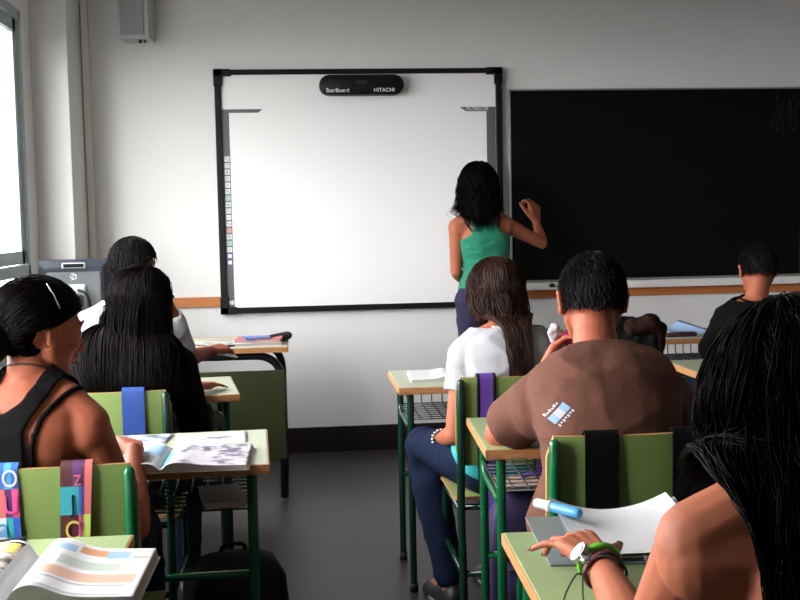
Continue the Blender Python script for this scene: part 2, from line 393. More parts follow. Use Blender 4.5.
# ------------------------------------------------------------------ desks and chairs
def make_desk(name, label, m_top, m_tube, loc, rotz=0., W=.66, D=.46, basket=True):
    """origin on the floor under the table centre; pupils sit at -y"""
    t = thing(name, label, 'desk', loc, rotz)
    top = obj('tabletop', bb(-W/2+.003, W/2-.003, -D/2+.003, D/2-.003, .722, .742, .002), m_top, t)
    bm = NB(); e = .004
    for (a, b, c, d) in ((-W/2, W/2, -D/2, -D/2+e), (-W/2, W/2, D/2-e, D/2), (-W/2, -W/2+e, -D/2, D/2), (W/2-e, W/2, -D/2, D/2)): bb(a, b, c, d, .719, .7405, .001, bm)
    bb(-W/2+.002, W/2-.002, -D/2+.002, D/2-.002, .716, .7215, 0, bm)
    obj('edge_band', bm, M_edge, top)
    x = W/2-.045; yn, yf = -D/2+.05, D/2-.035
    for s in (-1, 1):
        for y in (yn, yf):
            bm = NB(); tube(bm, [(s*x, y, .012), (s*x, y, .705)], .0125, 12); lg = obj('leg', bm, m_tube, t, smooth=True, autosmooth=.7)
            bm = NB(); tube(bm, [(s*x, y, 0), (s*x, y, .03)], .0155, 12); obj('foot_cap', bm, M_foot, lg)
        bm = NB(); tube(bm, fillet([(s*x, yf, .62), (s*x, yf-.04, .585), (s*x, yn+.04, .585), (s*x, yn, .62)], .03), .0105, 10)
        obj('side_rail', bm, m_tube, t, smooth=True)
        bm = NB(); tube(bm, [(s*x, yf, .703), (s*x, yn, .703)], .0125, 10); obj('top_rail', bm, m_tube, t, smooth=True)
    for zc in (.70, .34): bm = NB(); tube(bm, [(-x, yf, zc), (x, yf, zc)], .011, 10); obj('cross_rail', bm, m_tube, t, smooth=True)
    if basket:
        bm = NB(); zb = .615
        for k in range(9):
            y = yn+.03+(yf-yn-.03)*k/8; tube(bm, [(-x, y, zb), (x, y, zb)], .0028, 6)
        for k in range(15):
            xx = -x+2*x*k/14; tube(bm, fillet([(xx, yn+.03, zb), (xx, yf, zb), (xx, yf+.004, .69)], .02, 3), .0028, 6)
        obj('wire_basket', bm, M_wire, t)
    return t
def make_chair(name, label, m_tube, loc, rotz=0.):
    """origin on the floor under the seat centre; sitter looks to +y"""
    t = thing(name, label, 'chair', loc, rotz)
    def curved(w, h, th, dep, z0, y0, lean, nx=14, nz=6, cr=.035, horiz=False):
        bm = NB(); F, Bk = [], []
        for j in range(nz+1):
            v = j/nz; rowf, rowb = [], []
            for i in range(nx+1):
                u = -1+2*i/nx
                # rounded corners
                cut = 1.
                edge = min(v, 1-v)*h
                if edge < cr: cut = 1-(cr-math.sqrt(max(cr*cr-(cr-edge)**2, 0)))/(w/2)
                x = u*w/2*cut; yy = y0-dep*(1-u*u)-lean*v
                if horiz: rowf.append(bm.verts.new((x, y0+v*h, z0-dep*(1-u*u)*(1-abs(2*v-1)**3)+(lean*(max(0, .25-v)/.25)**2)-(.018*(max(0, v-.82)/.18)**2)))); rowb.append(bm.verts.new(rowf[-1].co-V((0, 0, th))))
                else: rowf.append(bm.verts.new((x, yy, z0+v*h))); rowb.append(bm.verts.new((x, yy+th, z0+v*h)))
            F.append(rowf); Bk.append(rowb)
        for j in range(nz):
            for i in range(nx):
                bm.faces.new((F[j][i], F[j][i+1], F[j+1][i+1], F[j+1][i])); bm.faces.new((Bk[j][i], Bk[j+1][i], Bk[j+1][i+1], Bk[j][i+1]))
        per = [(0, i) for i in range(nx)]+[(j, nx) for j in range(nz)]+[(nz, i) for i in range(nx, 0, -1)]+[(j, 0) for j in range(nz, 0, -1)]
        for k in range(len(per)):
            a = per[k]; b = per[(k+1) % len(per)]
            f = bm.faces.new((F[a[0]][a[1]], Bk[a[0]][a[1]], Bk[b[0]][b[1]], F[b[0]][b[1]])); f.material_index = 1
        return bm
    obj('backrest', curved(.384, .275, .011, .018, .565, -.183, .012, cr=.016), [M_board, M_edge], t, smooth=True, autosmooth=.6)
    obj('seat', curved(.385, .38, .011, .010, .452, -.165, .010, cr=.03, horiz=True, nz=16), [M_ply, M_edge], t, smooth=True, autosmooth=.6)
    x = .178
    for s in (-1, 1):
        bm = NB(); tube(bm, fillet([(s*x, -.235, .012), (s*x, -.178, .44), (s*x, -.203, .60), (s*x, -.211, .825)], .06), .0125, 12, True)
        lg = obj('rear_leg', bm, m_tube, t, smooth=True)
        bm = NB(); tube(bm, [(s*x, -.236, 0), (s*x, -.233, .035)], .0155, 12); obj('foot_cap', bm, M_foot, lg)
        bm = NB(); tube(bm, fillet([(s*x, .205, .012), (s*x, .165, .425), (s*x, -.175, .425)], .05), .0125, 12)
        lg = obj('front_leg', bm, m_tube, t, smooth=True)
        bm = NB(); tube(bm, [(s*x, .206, 0), (s*x, .203, .035)], .0155, 12); obj('foot_cap', bm, M_foot, lg)
        bm = NB(); tube(bm, [(s*x, -.205, .23), (s*x, .184, .23)], .0095, 10); obj('side_stretcher', bm, m_tube, t, smooth=True)
    for yc, zc in ((.13, .425), (-.15, .425), (-.205, .23)): bm = NB(); tube(bm, [(-x, yc, zc), (x, yc, zc)], .010, 10); obj('cross_rail', bm, m_tube, t, smooth=True)
    return t

R = math.radians
dH = make_desk('school_desk', 'pale green school desk under the open binder, nearest desk on the right', M_lam, M_tube, (.69, 1.735, 0), R(-2))
dE = dup(dH, (.808, 2.915, 0), R(-3), 'green school desk the boy in the brown T-shirt leans his elbow on')
dC = make_desk('school_desk', 'school desk covered with open magazines in front of the girl in the black tank top', M_lamp, M_tube, (-.41, 2.86, 0), R(2))
dL = dup(dH, (-.644, 1.848, 0), 0, 'green school desk with the open colour textbook, nearest desk on the left')
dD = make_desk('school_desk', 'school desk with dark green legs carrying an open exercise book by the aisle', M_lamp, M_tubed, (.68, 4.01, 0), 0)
dB = dup(dD, (-.553, 3.96, 0), R(7), 'small school desk where the long-haired girl in black rests her hand')
dF = dup(dD, (2.01, 5.24, 0), 0, 'far school desk with blue papers below the chalkboard')
dG = dup(dD, (1.80, 4.04, 0), 0, 'school desk whose pale edge shows just below the desk with blue papers')

cE = make_chair('school_chair', 'green school chair with black bag straps behind the boy in brown', M_tube, (.735, 2.55, 0))
cC = dup(cE, (-.522, 2.45, 0), 0, 'green school chair with multicoloured bag straps at lower left')
cH = dup(cE, (.64, 1.14, 0), 0, 'school chair the nearest right-hand girl sits on, hidden by her hair')
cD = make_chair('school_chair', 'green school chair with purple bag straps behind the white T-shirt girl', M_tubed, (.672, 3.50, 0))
cB = dup(cD, (-.563, 3.45, 0), 0, 'green school chair with blue bag straps behind the girl in black')
cA = dup(cD, (-.68, 4.44, 0), 0, 'school chair under the boy in the white shirt near the monitor')
cF = dup(cD, (2.05, 4.78, 0), 0, 'school chair under the boy in dark clothes below the chalkboard')
cJ = dup(cD, (1.37, 4.80, 0), R(-8), 'school chair with a dark jacket hung over its back')

# teacher's table
t = thing('teacher_table', 'wide teacher table with a dark green front panel and black bent tube frame', 'table', (-.66, 5.47, 0))
top = obj('tabletop', bb(-.617, .617, -.277, .277, .717, .739, .002), M_tabletop, t)
bm = NB()
for (a, b, c, d) in ((-.62, .62, -.28, -.277), (-.62, .62, .277, .28), (-.62, -.617, -.28, .28), (.617, .62, -.28, .28)): bb(a, b, c, d, .715, .740, 0, bm)
obj('edge_band', bm, M_edge, top)
for y in (-.235, .235):
    bm = NB(); tube(bm, fillet([(-.585, y, .01), (-.585, y, .697), (.585, y, .697), (.585, y, .01)], .13, 8), .019, 12); obj('frame_hoop', bm, M_blackm, t, smooth=True)
for x in (-.45, .45): bm = NB(); tube(bm, [(x, -.235, .695), (x, .235, .695)], .015, 10); obj('cross_rail', bm, M_blackm, t, smooth=True)
obj('front_panel', bb(-.60, .60, -.262, -.246, .20, .628, .003), M_panel, t)

# ------------------------------------------------------------------ monitor
t = thing('computer_monitor', 'grey flat computer monitor seen from behind on the teacher table', 'monitor', (-1.065, 5.48, .74), R(4))
def frust(w0, h0, w1, h1, y0, y1, cz, bev=.006):
    bm = NB(); a = [V((sx*w0/2, y0, cz+sz*h0/2)) for sx, sz in ((-1, -1), (1, -1), (1, 1), (-1, 1))]; b = [V((sx*w1/2, y1, cz+sz*h1/2)) for sx, sz in ((-1, -1), (1, -1), (1, 1), (-1, 1))]
    va = [bm.verts.new(p) for p in a]; vb = [bm.verts.new(p) for p in b]; bm.faces.new(va[::-1]); bm.faces.new(vb)
    for i in range(4): bm.faces.new((va[i], va[(i+1) % 4], vb[(i+1) % 4], vb[i]))
    bmesh.ops.bevel(bm, geom=bm.edges[:], offset=bev, segments=2, affect='EDGES'); return bm
obj('bezel', frust(.345, .305, .345, .305, .0, .03, .275), M_monrim, t)
obj('rear_slope', frust(.345, .305, .27, .225, .0, -.035, .275, .004), M_monrim, t)
obj('rear_cover', frust(.262, .215, .25, .2, -.03, -.05, .262, .004), M_moncase, t)
obj('screen', bb(-.155, .155, .0295, .0315, .14, .41), M_black, t)
bm = NB(); bb(-.055, .055, -.043, -.03, .385, .412, .003, bm); obj('carry_handle', bm, M_spk, t)
bm = NB(); bb(-.047, .047, -.0455, -.042, .390, .407, .001, bm); obj('handle_slot', bm, M_black, t)
bm = NB(); tube(bm, [(0, -.049, .345), (0, -.053, .345)], .0165, 24); lo = obj('round_logo', bm, M_silver, t, smooth=True, autosmooth=.6)
text_obj('hp', .026, Matrix.Translation((0, -.0535, .346)) @ FRONT, M_ink, lo)
bm = frust(.12, .13, .105, .115, -.05, -.066, .245, .004); obj('mount_plate', bm, M_spk, t)
bm = NB(); tube(bm, fillet([(0, -.065, .25), (0, -.09, .2), (0, -.055, .02)], .05), [.045]+[.045]*5+[.03]*2, 16); obj('stand_neck', bm, M_moncase, t, smooth=True)
bm = NB(); tube(bm, catmull([(.02, -.066, .28), (.06, -.085, .26), (.075, -.08, .19), (.05, -.07, .10), (.03, -.06, .02)], 6), .007, 8); obj('cable', bm, M_black, t, smooth=True)
bm = NB(); tube(bm, [(0, -.03, 0), (0, -.03, .016)], [.115, .10], 32); obj('stand_base', bm, M_moncase, t, smooth=True, autosmooth=.6)

# ------------------------------------------------------------------ paper things
def book(name, label, cat, w, d, h, loc, rotz, cover, group=None, z=None):
    """closed book: w along x, d along y"""
    t = thing(name, label, cat, loc, rotz, group)
    obj('page_block', bb(-w/2+.004, w/2-.003, -d/2+.003, d/2-.003, .002, h-.002), M_pedge, t)
    bm = NB(); bb(-w/2, w/2, -d/2, d/2, 0, .0025, .0008, bm); bb(-w/2, w/2, -d/2, d/2, h-.0025, h, .0008, bm); bb(-w/2, -w/2+.003, -d/2, d/2, 0, h, .0008, bm)
    obj('cover', bm, cover, t); return t
def open_book(name, label, cat, w, d, loc, rotz, patL, patR, hump=.018, thick=.012, cover=M_paperg, lift=0., skewR=0.):
    """open book, spine along y, each page w x d; pat: list of (u0,u1,v0,v1,material)"""
    t = thing(name, label, cat, loc, rotz)
    def prof(u): return thick*(1-.25*u) + hump*math.exp(-((u-.22)/.2)**2)*(1-math.exp(-(u/.07)**2)) - (thick+hump*.2)*.55*math.exp(-(u/.05)**2)
    for s, pat in ((-1, patL), (1, patR)):
        N, Mv = 36, 30; bm = NB(); mats = [M_paper, M_pedge]; g = []
        for i in range(N+1):
            u = i/N; g.append([bm.verts.new((s*u*w*.985, -d/2+d*j/Mv, max(prof(u), .002)+lift*u*(j/Mv))) for j in range(Mv+1)])
        low = [[bm.verts.new((s*(i/N)*w, -d/2+d*j/Mv, .001)) for j in range(Mv+1)] for i in range(N+1)]
        for i in range(N):
            for j in range(Mv):
                f = bm.faces.new((g[i][j], g[i+1][j], g[i+1][j+1], g[i][j+1])); u = (i+.5)/N; v = (j+.5)/Mv; f.smooth = True
                for (u0, u1, v0, v1, mm) in pat:
                    if u0 <= u <= u1 and v0 <= v <= v1:
                        if mm not in mats: mats.append(mm)
                        f.material_index = mats.index(mm)
        for i in range(N):
            for j in (0, Mv): bm.faces.new((g[i][j], g[i+1][j], low[i+1][j], low[i][j])).material_index = 1
        for j in range(Mv):
            for i in (0, N): bm.faces.new((g[i][j], g[i][j+1], low[i][j+1], low[i][j])).material_index = 1
        obj('open_page', bm, mats, t)
    obj('cover', bb(-w-.003, w+.003, -d/2-.003, d/2+.003, 0, .0015), cover, t)
    return t
def sheet(name, label, cat, w, d, loc, rotz, m, curl=.004, pats=(), group=None, th=.0006, lines=0):
    bm = NB(); N = 14; mats = [m]; T, Bt = [], []
    for i in range(N+1):
        u = i/N-.5; T.append([]); Bt.append([])
        for j in range(N+1):
            v = j/N-.5; z = th+curl*(abs(u)*2)**2*(.5+v)
            T[-1].append(bm.verts.new((u*w, v*d, z))); Bt[-1].append(bm.verts.new((u*w, v*d, z-th)))
    for i in range(N):
        for j in range(N):
            f = bm.faces.new((T[i][j], T[i+1][j], T[i+1][j+1], T[i][j+1])); u = (i+.5)/N; v = (j+.5)/N
            for (u0, u1, v0, v1, mm) in pats:
                if u0 <= u <= u1 and v0 <= v <= v1:
                    if mm not in mats: mats.append(mm)
                    f.material_index = mats.index(mm)
            bm.faces.new((Bt[i][j], Bt[i][j+1], Bt[i+1][j+1], Bt[i+1][j]))
    for k in range(N):
        bm.faces.new((T[k][0], Bt[k][0], Bt[k+1][0], T[k+1][0])); bm.faces.new((T[k][N], T[k+1][N], Bt[k+1][N], Bt[k][N]))
        bm.faces.new((T[0][k], T[0][k+1], Bt[0][k+1], Bt[0][k])); bm.faces.new((T[N][k], Bt[N][k], Bt[N][k+1], T[N][k+1]))
    o = obj(name, bm, mats, loc=loc, smooth=True); o.rotation_euler = (0, 0, rotz); return tag(o, label, cat, group)
TZ = .742
# nearest left desk
txt = lambda u0, u1, v0, v1, n, m: [(u0, u1, v0+(v1-v0)*k/n, v0+(v1-v0)*(k+.5)/n, m) for k in range(n)]
patR = [(.08, .20, .78, .87, M_orange), (.20, .36, .78, .90, M_lblue), (.38, .60, .79, .93, M_orange), (.62, .80, .76, .92, M_lblue), (.10, .86, .72, .74, M_peach)] + txt(.28, .78, .50, .68, 5, M_lgreen) + [(.12, .94, .28, .44, M_peach)] + txt(.12, .9, .05, .24, 5, M_lgrey) + txt(.84, .97, .72, .94, 5, M_lgrey)
patL = [(.10, .95, .93, .97, M_navy), (.12, .90, .40, .93, M_pic3), (.15, .85, .72, .92, M_yell)] + txt(.12, .92, .08, .40, 6, M_lgrey)
open_book('textbook', 'thick open colour textbook with orange and blue boxes on the near left desk', 'book', .20, .25, (-.452, 1.795, TZ), R(-1), patL, patR, hump=.02, thick=.024)
o = sheet('comic_magazine', 'round yellow-headed picture page beside the open textbook on the near left desk', 'magazine', .20, .27, (-.585, 1.93, TZ), R(12), M_paperg, pats=[(.1, .9, .3, .95, M_pic3), (.25, .85, .72, .95, M_yell), (0, 1, .96, 1, M_navy), (.94, 1, .3, 1, M_navy)])
# magazines on the black tank top girl's desk
open_book('open_magazine', 'open magazine with faded collage pages on the left desk of the second row', 'magazine', .205, .25, (-.325, 2.715, TZ), R(-1), [(.05, .5, .45, .9, M_lblue), (.1, .9, .1, .4, M_lgrey)], [(.0, 1, .0, 1, M_pic2), (.0, .09, .1, .8, M_cy2)], hump=.008, thick=.016)
sheet('magazine_page', 'white printed sheet with blue marks lying beyond the open collage magazine', 'paper', .19, .14, (-.235, 2.985, TZ), R(4), M_paper, pats=[(.35, .8, .2, .7, M_pic1)])
sheet('magazine', 'blue-grey landscape magazine at the left edge of the magazine pile', 'magazine', .21, .17, (-.455, 2.985, TZ), R(-3), M_pic1)
sheet('magazine_page', 'lilac-white loose sheet under the hand of the girl in the black tank top', 'paper', .17, .23, (-.635, 2.80, TZ), R(6), M_paper, pats=[(.1, .9, .4, .9, M_lgrey)])
# under the desk
t = thing('notebook', 'pale notebook standing askew in the wire rack under the magazine desk', 'notebook', (-.20, 2.80, .620), R(10))
obj('page_block', bb(-.05, .05, -.09, .09, .002, .016), M_paperg, t); bm = NB(); bb(-.052, .052, -.092, .092, 0, .002, 0, bm); bb(-.052, .052, -.092, .092, .016, .018, 0, bm); obj('cover', bm, M_lgrey, t)
# D's desk
open_book('exercise_book', 'open white exercise book on the desk beside the white T-shirt girl', 'book', .165, .22, (.575, 4.00, TZ), R(-2), txt(.1, .9, .1, .9, 8, M_lgrey)[:0], txt(.15, .9, .3, .6, 3, M_lgrey)[:1], hump=.008, thick=.012, lift=.006)
# teacher's table contents
g = 'books on the teacher table'
book('book', 'white-edged book at the bottom of the stack on the teacher table', 'book', .235, .17, .016, (-.19, 5.345, .74), R(3), M_paper, g)
book('book', 'red and blue covered book in the stack on the teacher table', 'book', .22, .16, .014, (-.18, 5.35, .756), R(-4), M_coral, g)
book('book', 'small blue book on top of the stack on the teacher table', 'book', .12, .10, .010, (-.19, 5.32, .770), R(12), M_blue, g)
t = thing('pencil_case', 'black pencil case at the right end of the teacher table', 'pencil case', (-.085, 5.45, .74), R(60))
bm = NB(); tube(bm, [(-.09, 0, .02), (.09, 0, .02)], .02, 14, True); obj('pouch', bm, M_black, t, smooth=True)
bm = NB(); tube(bm, [(-.085, 0, .0405), (.085, 0, .0405)], .0018, 6); obj('zip', bm, M_silver, t)
sheet('paper_sheet', 'cream sheet of paper spread on the teacher table beside the boy', 'paper', .21, .297, (-.46, 5.46, .74), R(75), M_paperg, curl=.01)
sheet('paper_sheet', 'yellowish sheet lying at the middle of the teacher table', 'paper', .21, .297, (-.74, 5.45, .74), R(95), mat('yellowish_paper', (.66, .58, .40), .7), curl=.006)
bm = NB(); tube(bm, [(-.075, 0, .006), (.06, 0, .006), (.075, 0, .006)], [.005, .005, .001], 8, True); o = obj('pen', bm, M_black, loc=(-.315, 5.25, .740), smooth=True); o.rotation_euler = (0, 0, R(30)); tag(o, 'black pen lying by the stack of books on the teacher table', 'pen')
# F's desk
sheet('blue_folder', 'bright blue and white papers on the far desk below the chalkboard', 'paper', .24, .30, (1.90, 5.30, TZ), R(20), M_paper, curl=.045, pats=[(.0, 1, .0, 1, mat('pale_blue_paper', (.36, .50, .78), .6))])
sheet('paper_sheet', 'white sheet at the left end of the far desk', 'paper', .2, .12, (1.80, 5.12, TZ), R(10), M_paper)
t = thing('pencil_case', 'dark pencil case on the far desk in front of the blue papers', 'pencil case', (1.83, 5.08, TZ), R(5)); bm = NB(); tube(bm, [(-.07, 0, .012), (.07, 0, .012)], .012, 12, True); obj('pouch', bm, mat('plum_vinyl', (.05, .015, .03), .4), t, smooth=True); bm = NB(); tube(bm, [(-.065, 0, .0245), (.065, 0, .0245)], .0012, 6); obj('zip', bm, M_silver, t)
# binder & sheets & marker on nearest right desk
t = thing('ring_binder', 'open grey binder with white sheets on the nearest right desk', 'binder', (.585, 1.90, TZ), R(-4))
bm = NB(); bb(-.165, .16, -.15, .15, 0, .003, .001, bm); bb(-.005, .005, -.15, .15, .003, .012, .001, bm); obj('cover', bm, M_bind, t)
def warped(w, d, fz_, m, par, name, off=(0, 0), rot=0., th=.0008):
    bm = NB(); N = 18; T, Bt = [], []
    for i in range(N+1):
        T.append([]); Bt.append([])
        for j in range(N+1):
            u = i/N-.5; v = j/N-.5; x, y = u*w, v*d; z = fz_(u, v); xr = off[0]+x*math.cos(rot)-y*math.sin(rot); yr = off[1]+x*math.sin(rot)+y*math.cos(rot)
            T[-1].append(bm.verts.new((xr, yr, z+th))); Bt[-1].append(bm.verts.new((xr, yr, z)))
    for i in range(N):
        for j in range(N): bm.faces.new((T[i][j], T[i+1][j], T[i+1][j+1], T[i][j+1])); bm.faces.new((Bt[i][j], Bt[i][j+1], Bt[i+1][j+1], Bt[i+1][j]))
    for k in range(N):
        bm.faces.new((T[k][0], Bt[k][0], Bt[k+1][0], T[k+1][0])); bm.faces.new((T[k][N], T[k+1][N], Bt[k+1][N], Bt[k][N]))
        bm.faces.new((T[0][k], T[0][k+1], Bt[0][k+1], Bt[0][k])); bm.faces.new((T[N][k], Bt[N][k], Bt[N][k+1], T[N][k+1]))
    return obj(name, bm, m, par, smooth=True, autosmooth=.6)
warped(.24, .29, lambda u, v: .006+.030*(abs(u)*2)**2*(.4+v*.9)+.004, M_lgrey, t, 'divider', (.005, .003), 0)
warped(.23, .28, lambda u, v: .012+.034*(abs(u)*2)**2*(.4+v*.9)+.004, M_paper, t, 'paper_sheet', (.0, .0), R(3))
warped(.13, .28, lambda u, v: .006+.012*v, mat('clear_grey_sleeve', (.30, .33, .33), .2), t, 'plastic_sleeve', (.10, -.04), R(-18))
t = thing('marker_pen', 'thick blue and white marker with a clear cap lying by the hand on the binder', 'marker', (.470, 1.968, .786), R(-50))
bm = NB(); tube(bm, [(-.012, 0, 0), (.048, 0, -.002)], .0100, 16, True); obj('barrel', bm, M_cyan, t, smooth=True)
bm = NB(); tube(bm, [(-.018, 0, 0), (-.008, 0, 0)], .0104, 16); obj('collar', bm, M_paperg, t, smooth=True)
bm = NB(); tube(bm, [(-.042, 0, .001), (-.018, 0, 0)], .0094, 16, True); obj('cap', bm, mat('clear_plastic', (.62, .66, .64), .15), t, smooth=True)

# ------------------------------------------------------------------ bags and straps
def ribbon(bm, pts, w, th, side, mi=0):
    pts, _ = frames(pts); RR = []
    for i, p in enumerate(pts):
        a = pts[max(i-1, 0)]; b = pts[min(i+1, len(pts)-1)]; tt = (b-a).normalized(); s = V(side).normalized(); n = tt.cross(s).normalized()
        RR.append([p-s*w/2-n*th/2, p+s*w/2-n*th/2, p+s*w/2+n*th/2, p-s*w/2+n*th/2])
    return rings(bm, RR, True, mi)
def backpack(name, label, m, w, h, d, loc, rotz, strapm, strap_x, sw, chair=None, top_z=.843, hang=True, pocket=True, accents=None):
    """origin at pack bottom centre (world z in loc); chair back plane is at +y side; straps go up and over the backrest"""
    t = thing(name, label, 'backpack', loc, rotz)
    bm = NB(); RR = []
    prof = [(0, .80, .75), (.03, .97, .96), (.15, 1, 1), (.5, 1, 1), (.78, .94, .9), (.92, .78, .68), (1, .45, .35)]
    for z, a, b in prof:
        ring = []
        for k in range(32):
            an = 2*PI*k/32; cx = math.copysign(abs(math.cos(an))**.45, math.cos(an)); cy = math.copysign(abs(math.sin(an))**.45, math.sin(an))
            p = V((cx*w/2*a, cy*d/2*b, z*h)); nn = noise.noise(p*14+V(loc)*3)*.008
            ring.append(V((p.x+nn*cx, p.y+nn*cy, p.z)))
        RR.append(ring)
    rings(bm, RR); obj('pack_body', bm, m, t, smooth=True, autosmooth=1.0)
    if pocket:
        bm = NB(); box(bm, (0, -d/2-.012, h*.30), (w*.74, .05, h*.42), None, .018); pk = obj('front_pocket', bm, m, t, smooth=True)
        bm = NB(); tube(bm, [(-w*.34, -d/2-.038, h*.47), (w*.34, -d/2-.038, h*.47)], .003, 6); obj('zip', bm, accents or M_foot, pk)
    bm = NB(); tube(bm, catmull([(-.04, d*.1, h*.94), (-.03, d*.1, h*1.06), (.03, d*.1, h*1.06), (.04, d*.1, h*.94)], 5), .007, 8); obj('carry_loop', bm, strapm, t, smooth=True)
    if hang:
        tz = top_z-loc[2]
        for sx in strap_x:
            # goes from the pack up the rear face of the backrest, over the edge and down behind it
            yb = d/2-.012+.012
            x0 = sx-loc[0]
            pts = catmull([(x0*.9, d/2-.03, h*.80), (x0, yb+.0, h*.98), (x0, yb+.012, tz-.15), (x0, yb+.011, tz-.02), (x0, yb+.018, tz+.0045), (x0, yb+.033, tz+.0045), (x0, yb+.041, tz-.02), (x0, yb+.043, tz-.12)], 5)
            bm = NB(); ribbon(bm, pts, sw, .004, (1, 0, 0)); st = obj('shoulder_strap', bm, strapm, t, smooth=True, autosmooth=.7)
            if m is M_ppack:
                bm = NB(); 
                for q in (-1, 1): ribbon(bm, [p+V((q*(sw/2+.005), 0, 0)) for p in pts], .009, .005, (1, 0, 0))
                obj('strap_piping', bm, M_black, st, smooth=True)
    return t
# rear faces of the backrests lie at: chair y - .183 - .018(centre) - .012
backpack('backpack', 'purple backpack hanging from the chair of the white T-shirt girl', M_ppack, .30, .42, .13, (.70, 3.208, .10), 0, M_purpst, (.572, .742), .040)
backpack('backpack', 'black backpack with wide black straps hanging behind the boy in brown', M_pack, .30, .40, .16, (.735, 2.243, .14), 0, M_pack, (.662, .86), .076)
backpack('backpack', 'dark blue backpack with bright blue straps hanging behind the girl in black', M_bpack, .28, .40, .13, (-.55, 3.158, .14), 0, M_bluest, (-.655, -.478), .064)
backpack('backpack', 'black backpack slumped on the floor beyond the magazine desk by the aisle', M_pack, .32, .30, .24, (-.21, 3.40, 0), R(12), M_pack, (), .03, hang=False, accents=M_red)
book('magazine', 'pale magazine tucked into the top of the purple backpack', 'magazine', .20, .15, .012, (.68, 3.20, .525), R(-6), M_peach)
# multicoloured backpack: strap faces get a patchwork of printed blocks
t = thing('backpack', 'backpack with printed multicoloured letter straps hanging on the lower left chair', 'backpack', (-.52, 2.148, .14))
bm = NB(); RR = []
for z, a, b in [(0, .8, .75), (.03, .97, .96), (.5, 1, 1), (.8, .94, .9), (.93, .78, .68), (1, .45, .35)]:
    RR.append([V((math.copysign(abs(math.cos(2*PI*k/28))**.45, math.cos(2*PI*k/28))*.15*a, math.copysign(abs(math.sin(2*PI*k/28))**.45, math.sin(2*PI*k/28))*.08*b, z*.38)) for k in range(28)])
rings(bm, RR); obj('pack_body', bm, M_dkpur, t, smooth=True, autosmooth=1.0)
bm = NB(); box(bm, (0, -.080, .12), (.22, .03, .16), None, .012); obj('front_pocket', bm, M_cy2, t, smooth=True)
def patch_strap(xc, w, colors, tz=.843-.14, lean=0., letters=()):
    y0 = .0865
    pts = [(lean*1.0, y0-.004, .36), (lean*.9, y0+.0, tz-.27), (lean*.6, y0+.003, tz-.2), (lean*.3, y0+.003, tz-.1), (lean*.05, y0+.002, tz-.02), (0, y0+.009, tz+.005), (0, y0+.026, tz+.005), (0, y0+.034, tz-.02), (0, y0+.036, tz-.12)]
    pts = [p+V((xc, 0, 0)) for p in catmull(pts, 6)]
    bm = NB(); mats = []
    nc = 4; n = len(pts); grid = []
    for i, p in enumerate(pts):
        grid.append([(bm.verts.new(p+V(((k/nc-.5)*w, -.002, 0))), bm.verts.new(p+V(((k/nc-.5)*w, .002, 0)))) for k in range(nc+1)])
    for i in range(n-1):
        for k in range(nc):
            h = (tz-pts[i].z); row = int(max(0, h)/.052) if i < n*.62 else 0
            cm = colors[row % len(colors)][k*len(colors[row % len(colors)])//nc]
            if cm not in mats: mats.append(cm)
            a = bm.faces.new((grid[i][k][0], grid[i][k+1][0], grid[i+1][k+1][0], grid[i+1][k][0])); a.material_index = mats.index(cm)
            a = bm.faces.new((grid[i][k][1], grid[i+1][k][1], grid[i+1][k+1][1], grid[i][k+1][1])); a.material_index = mats.index(cm)
        for k in (0, nc): bm.faces.new((grid[i][k][0], grid[i+1][k][0], grid[i+1][k][1], grid[i][k][1]))
    for i in (0, n-1):
        for k in range(nc): bm.faces.new((grid[i][k][0], grid[i][k][1], grid[i][k+1][1], grid[i][k+1][0]))
    s = obj('shoulder_strap', bm, mats, t)
    for (ch, dz, sz, m, dx) in letters:
        text_obj(ch, sz, Matrix.Translation((xc+dx+lean*dz*1.3, y0-.0015, tz-dz)) @ FRONT, m, s, 'printed_letter', .8)
    return s
patch_strap(.065, .048, [[M_dkred, M_dkpur], [M_cy2, M_cy2, M_cy2, M_blue], [M_dkred, M_dkred, M_pink], [M_yell, M_dkred], [M_blue]], lean=-.012, letters=[('J', .078, .05, M_navy, 0), ('C', .133, .055, M_yell, -.002), ('Z', .03, .03, M_coral, .01)])
patch_strap(.094, .020, [[M_coral], [M_coral], [M_lime], [M_paper], [M_lgrey]], lean=-.022)
patch_strap(-.070, .055, [[M_lime, M_blue, M_cyan, M_blue], [M_coral, M_dkpur, M_pink], [M_yell, M_paper, M_cy2, M_blue], [M_pink, M_cyan, M_lgrey], [M_blue, M_dkred]], lean=.004, letters=[('O', .022, .05, M_paper, .012), ('U', .075, .055, M_pink, .012), ('a', .12, .06, M_cyan, -.005), ('S', .175, .05, M_paper, 0)])

# ------------------------------------------------------------------ people
def remesh(bm, voxel, it=3, fac=.5, name='organic'):
    bmesh.ops.recalc_face_normals(bm, faces=bm.faces)
    me = bpy.data.meshes.new(name); bm.to_mesh(me); bm.free()
    o = bpy.data.objects.new(name, me); COL.objects.link(o)
    r = o.modifiers.new('r', 'REMESH'); r.mode = 'VOXEL'; r.voxel_size = voxel; r.adaptivity = 0
    s = o.modifiers.new('s', 'SMOOTH'); s.factor = fac; s.iterations = it
    dg = bpy.context.evaluated_depsgraph_get(); out = bpy.data.meshes.new_from_object(o.evaluated_get(dg))
    bpy.data.objects.remove(o); bpy.data.meshes.remove(me); out.materials.clear(); return out
def limb(bm, pts, rads, seg=16, n=6):
    """smooth tapered limb through joints"""
    P = catmull(pts, n); k = len(pts); rr = []
    for i in range(len(P)): rr.append(float(np.interp(i/n, range(k), rads)))
    tube(bm, P, rr, seg, True)
def lin(bm, pts, rads, seg=14):
    tube(bm, pts, list(rads), seg, True)
    for p, r in zip(pts, rads): ell(bm, p, (r*.995,)*3, None, 14, 10)
